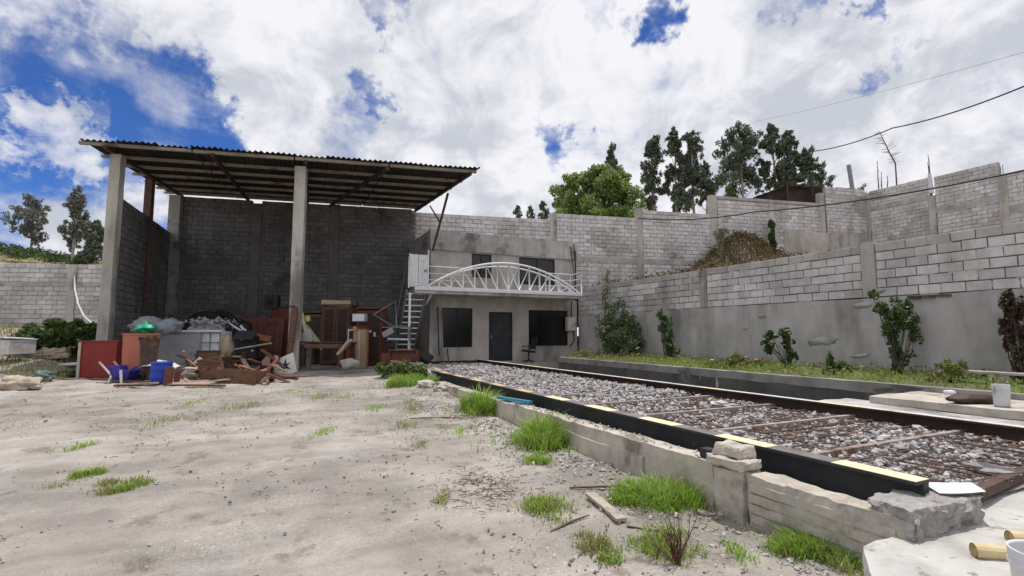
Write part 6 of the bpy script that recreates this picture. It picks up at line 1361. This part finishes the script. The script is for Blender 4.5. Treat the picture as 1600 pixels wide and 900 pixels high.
j = J('white_box', 'small white appliance box standing on the orange-brown crate', 'box', 562, 503, 0, fwd=fp + .8); k = j.k; j.B('case', 'grey_plastic', (0, 0, 6.5 * k), (20 * k, .3, 12.5 * k)); j.B('front', 'white_paint', (0, -.158, 6.5 * k), (18 * k, .012, 10.5 * k)); j.B('base', 'black_plastic', (-1 * k, .02, .4 * k), (23 * k, .3, .03))
j = J('picture', 'small white-framed black picture left of the cardboard box', 'picture', 549, 535, 0, fwd=fp + .35); k = j.k  # a plain white frame on a black backing, no picture in it
for x in (-5, 5): j.B('stile', 'white_paint', (x * k, 0, 10 * k), (.035, .03, 19 * k))
for z in (1, 19): j.B('rail', 'white_paint', (0, 0, z * k), (9.4 * k, .03, .035))
j.B('backing', 'black_plastic', (0, .02, 10 * k), (9 * k, .01, 18 * k))
for px, py, w, h, lb in ((578, 520, 5, 4.5, 'upper white sticker plate on the reddish cabinet'), (585, 526, 4, 7, 'lower tall white sticker plate on the reddish cabinet')):
    j = J('sticker_plate', lb, 'plate', px, py, -3, fwd=18.6 - .33); k = j.k; j.B('plate', 'offwhite', (0, 0, h * k / 2), (w * k, .012, h * k)); j.B('edge', 'black_plastic', (0, .008, h * k / 2), (w * k + .03, .008, h * k + .03))
j = J('old_table', 'dark wooden table with thick legs in front of the wardrobe', 'table', 508, 572, -8, fwd=15.9); k = j.k; W, H_ = 70 * k, 36 * k
j.B('top', 'wood_dark', (0, .2, H_), (W, 1.0, .06), (-2, 0, 0)); j.B('apron', 'wood_brown', (0, -.26, H_ - .10), (W - .2, .03, .13))
for x in (-1, 1):
    for y in (-.22, .6): j.B('leg', 'wood_dark' if x < 0 else 'wood_red', (x * (W / 2 - .09), y, H_ / 2 - .02), (.13, .12, H_ - .05))
j = J('board_on_table', 'pale-edged board leaning on the right end of the dark table', 'board', 538, 552, 10, fwd=15.5); k = j.k; j.B('board', 'wood_weathered', (0, 0, 10 * k), (.08, .5, 26 * k), (10, 38, 0)); j.B('cleat', 'wood_pale', (7 * k, -.2, 19 * k), (.1, .05, .06), (10, 38, 0))
j = J('grey_stone', 'pale brown stone lying right of the dark table', 'stone', 548, 574, 0, fwd=15.3); j.blob('stone_body', 'rock', (0, 0, .1), (.30, .22, .16), 4, .4, 1.4)
for i, (px, py, lb) in enumerate(((565, 576, 'small white splintered board on the ground before the cardboard box'), (572, 571, 'shorter white offcut behind the splintered white board'))):
    j = J('white_scrap', lb, 'scrap', px, py, 14, .03); j.B('board', 'offwhite', (0, 0, .02), (.34 - .1 * i, .09, .025), (0, -6, 0)); j.B('nail_strip', 'wood_brown', (.02, .05, .012), (.3 - .1 * i, .03, .02), (0, -6, 0))
# metal frame junk by the stairs
j = J('metal_frame', 'tangled grey metal desk frame between the red cabinet and the stair', 'frame', 616, 562, 0, fwd=18.2); k = j.k
for a, b_ in (((-34, 70), (0, 92)), ((0, 92), (2, 46)), ((-34, 70), (-4, 52)), ((-4, 52), (24, 52)), ((-12, 34), (0, 47)), ((-14, 30), (26, 30)), ((2, 46), (2, 0)), ((24, 52), (24, 0)), ((22, 46), (22, 28))): j.tube('bar', 'steel_grey', [(a[0] * k, 0, a[1] * k), (b_[0] * k, .1, b_[1] * k)], .02, 6)
j.B('shelf', 'steel_grey', (2 * k, .2, 50 * k), (44 * k, .5, .03), (0, 0, 0)); j.B('folded_sheet', 'grey_plastic', (-10 * k, -.1, 42 * k), (18 * k, .02, 10 * k), (-20, -28, 0)); j.B('pale_rail', 'white_paint', (6 * k, -.1, 32 * k), (32 * k, .05, .05), (0, 2, 0))
panel('red_chest', 'low dark red metal chest lying before the foot of the stair', 'chest', 632, 571, 46, 24, 'wood_red', -4, 6, 0, .25, frame='wood_red', fwd=16.6)
panel('maroon_sheet', 'dim maroon sheet leaning left of the low red chest', 'sheet', 606, 569, 22, 18, 'wood_red', 8, 25, 0, .03, fwd=16.9)
bag('black_bag', 'black bag with white scraps beside the office corner', 'bag', 664, 571, 22, 22, 'black_plastic', 17.0, seed=31)
j = J('white_scraps', 'white plastic scraps scattered before the red chest', 'scrap', 640, 574, 0, fwd=16.0); k = j.k
for i in range(9): j.B('scrap_piece', 'white_plastic', (random.uniform(-40, 32) * k, random.uniform(-.2, .3), .05 + random.uniform(0, 4) * k), (random.uniform(.05, .13), .03, random.uniform(.04, .10)), (random.uniform(-40, 40), random.uniform(-60, 60), 0))
j = J('long_lath', 'long pale lath on the ground by the far end of the near beam', 'lath', 655, 574, -16, .06, fwd=15.6); j.B('lath', 'wood_weathered', (0, 0, .04), (2.0, .07, .04), (0, 5, 0)); j.B('stub', 'wood_pale', (.7, .05, .0), (.3, .06, .05))
for px, pyt, pyb, mt, lb, r_ in ((686, 480, 556, 'grille_black', 'thin black pole leaning on the office front', .025), (692, 486, 566, 'steel_grey', 'grey pipe leaning beside the thin black pole', .03), (701, 545, 566, 'grille_black', 'short black rod standing below the left office window', .022)):
    a, e = gy(px, pyb, BY - .35), gy(px - 2, pyt, BY - .06); a.z = max(a.z, .45); tag(MB().tube([a, a.lerp(e, .5), e], r_, 8).build('leaning_pole', mt, smooth=True), lb, 'pole')
# office chair
j = J('office_chair', 'black office chair with tilted seat beside the office door', 'chair', 826, 566, 30, fwd=fw(Vector((9.9, 18.75, .5)))); k = j.k
j.lathe('star_base', 'black_plastic', (0, 0, .06), [(0, 0), (.05, 0), (.05, .06), (0, .08)], 10)
for i in range(5): a = i * 2 * math.pi / 5; j.tube('base_leg', 'black_plastic', [(0, 0, .08), (math.cos(a) * .28, math.sin(a) * .28, .04)], .022, 6)
j.tube('gas_lift', 'black_plastic', [(0, 0, .08), (0, 0, .42)], .028, 8); j.B('seat', 'rubber', (0, 0, .46), (.46, .46, .08), (0, 8, 0), .03); j.B('backrest', 'rubber', (.27, 0, .80), (.07, .42, .52), (0, 16, 0), .03)
for y in (-.24, .24): j.tube('armrest', 'black_plastic', [(-.1, y, .46), (-.14, y, .66), (.12, y, .68), (.2, y, .5)], .02, 6)
# left bank
def heap(name, label, cat, px, py, w, h, mt, seed, amp=.35, d=.6, fwd=None, creases=True):
    j = J(name, label, cat, px, py, 0, 0, fwd); k = j.k; j.blob('body', mt, (0, 0, h * k * .38), (w * k / 2, w * k / 2 * d, h * k * .62), seed, amp, 2.2, flat=h * k * .4, seg=36, rings=22); j.blob('loose_end', mt, (w * k * .46, -.05, h * k * .2), (w * k * .14, w * k * .1, h * k * .22), seed + 5, .4, 2, flat=h * k * .18, seg=10, rings=7); return j
heap('full_sack', 'pale pinkish full sack lying on the grass at the left edge', 'sack', 30, 608, 62, 20, 'sackcloth', 3); heap('sack_end', 'end of another pale sack cut by the left edge', 'sack', -2, 607, 20, 16, 'sackcloth', 8)
heap('tarp', 'crumpled beige tarpaulin in front of the boundary wall', 'tarp', 80, 560, 50, 16, 'sackcloth', 12, .5); heap('green_sheeting', 'greenish grey plastic sheeting behind the full sack', 'sheeting', 66, 596, 30, 16, 'green_sheet', 17, .4)
j = J('white_cabinet', 'white box with a pale corrugated lid at the left edge', 'box', 14, 553, 6, fwd=fw(P(14, 551)) - 1.3); k = j.k; j.B('box', 'offwhite', (0, 0, 11 * k), (38 * k, .9, 22 * k)); j.B('dark_opening', 'kerb_concrete', (-4 * k, -.46, 10 * k), (20 * k, .02, 17 * k))
for i in range(7): j.B('lid_rib', 'white_paint', ((-19 + 6 * i) * k, -.02, 23.5 * k + .02 * (i % 2)), (5.9 * k, 1.0, .03), (-3, -3, 0))
bag('white_bag', 'white plastic bag lying on top of the red tank corner', 'bag', 137, 535, 30, 13, 'white_plastic', fw(P(150, 583)) + .3, seed=21, amp=.5)
j = J('white_pipe', 'white pipe pieces lying behind the sack left of the red tank', 'pipe', 110, 577, 0, .08); k = j.k; j.tube('pipe_body', 'white_plastic', [(-18 * k, 0, 2 * k), (17 * k, .1, 4 * k)], .05, 10); j.tube('pipe_body', 'green_sheet', [(-10 * k, .1, -1 * k), (14 * k, .2, 0)], .04, 10)
fp_ = 17.5; pts = [at(116, 430, 21), at(117, 452, 20.4), at(122, 475, 19.6), at(131, 494, 18.8), at(149, 510, 17.6)]; tag(MB().tube(pts, .030, 10).build('bent_pipe', 'grey_white', smooth=True), 'white plastic pipe bending down from the boundary wall column', 'pipe')
a, e = at(150, 508, 17.2), P(101, 541); tag(MB().tube([a, a.lerp(e, .5), e], .05, 8).build('cane', 'lime_strip', smooth=True), 'long greenish cane propped against the shed column', 'cane')
bush('thorn_bush', 'broad dark green bush before the boundary wall', P(62, 556), up(P(62, 556), [(50, 535, 24, 18), (75, 530, 24, 20), (100, 525, 24, 18), (125, 520, 22, 16), (40, 520, 18, 12), (90, 515, 22, 14), (28, 540, 12, 12)]), 'leaf_mid', 6000, .085, 'bush', mats2=[('leaf_dark', 2600, .08), ('leaf_yellow', 900, .07)])
bush('bright_bush', 'small bright green bush left of the red metal tank', P(122, 562), up(P(122, 562), [(118, 552, 10, 10), (126, 548, 9, 12), (128, 540, 8, 8)]), 'leaf_mid', 900, .07, 'bush', mats2=[('leaf_bright', 500, .07)])
bush('wall_weed', 'yellowish weeds under the boundary wall at the left edge', P(20, 548) + HEAD * 2, [(-1.2, 0, .3, .9, .4, .4), (.4, 0, .3, .9, .4, .35), (2, 0, .3, .8, .4, .3)], 'leaf_yellow', 1500, .08, 'weed')
bush('low_weeds', 'low dark weeds along the left side of the red metal tank', P(120, 590), up(P(120, 590), [(112, 584, 14, 8), (128, 582, 10, 12), (100, 590, 12, 6)]), 'leaf_mid', 900, .06, 'weed')

# splintered boards and offcuts thrown about the heap
rd = random.Random(11)
for i in range(34):
    px, py = rd.uniform(292, 440), rd.uniform(556, 600); f = fw(P(px, 602)) + (600 - py) * .05; q = at(px, py, f); q.z = max(q.z, gh(q.x, q.y) + .04); W = rd.uniform(.18, .55); a = rd.uniform(0, 180); tl = rd.uniform(-38, 38)
    Rr = Matrix.Rotation(R(a), 3, 'Z') @ Euler((R(rd.uniform(-20, 20)), R(tl), 0)).to_matrix(); w_ = rd.uniform(.025, .07); h_ = rd.uniform(.010, .022)
    m = MB(); m.rough([q + Rr @ Vector(c) for c in [(-W, -w_, -h_), (W * rd.uniform(.8, 1.1), -w_, -h_), (W, w_, -h_), (-W, w_, -h_), (-W, -w_, h_), (W * rd.uniform(.8, 1.1), -w_, h_), (W, w_, h_), (-W, w_, h_)]], (6, 2, 1), .012, 7, i)
    tag(m.build('broken_board', ['wood_brown', 'wood_red', 'wood_weathered', 'wood_pale', 'wood_dark', 'pink_board', 'wood_orange'][i % 7]), 'splintered wooden board thrown on the scrap heap before the shed', 'board', 'splintered boards of the scrap heap')
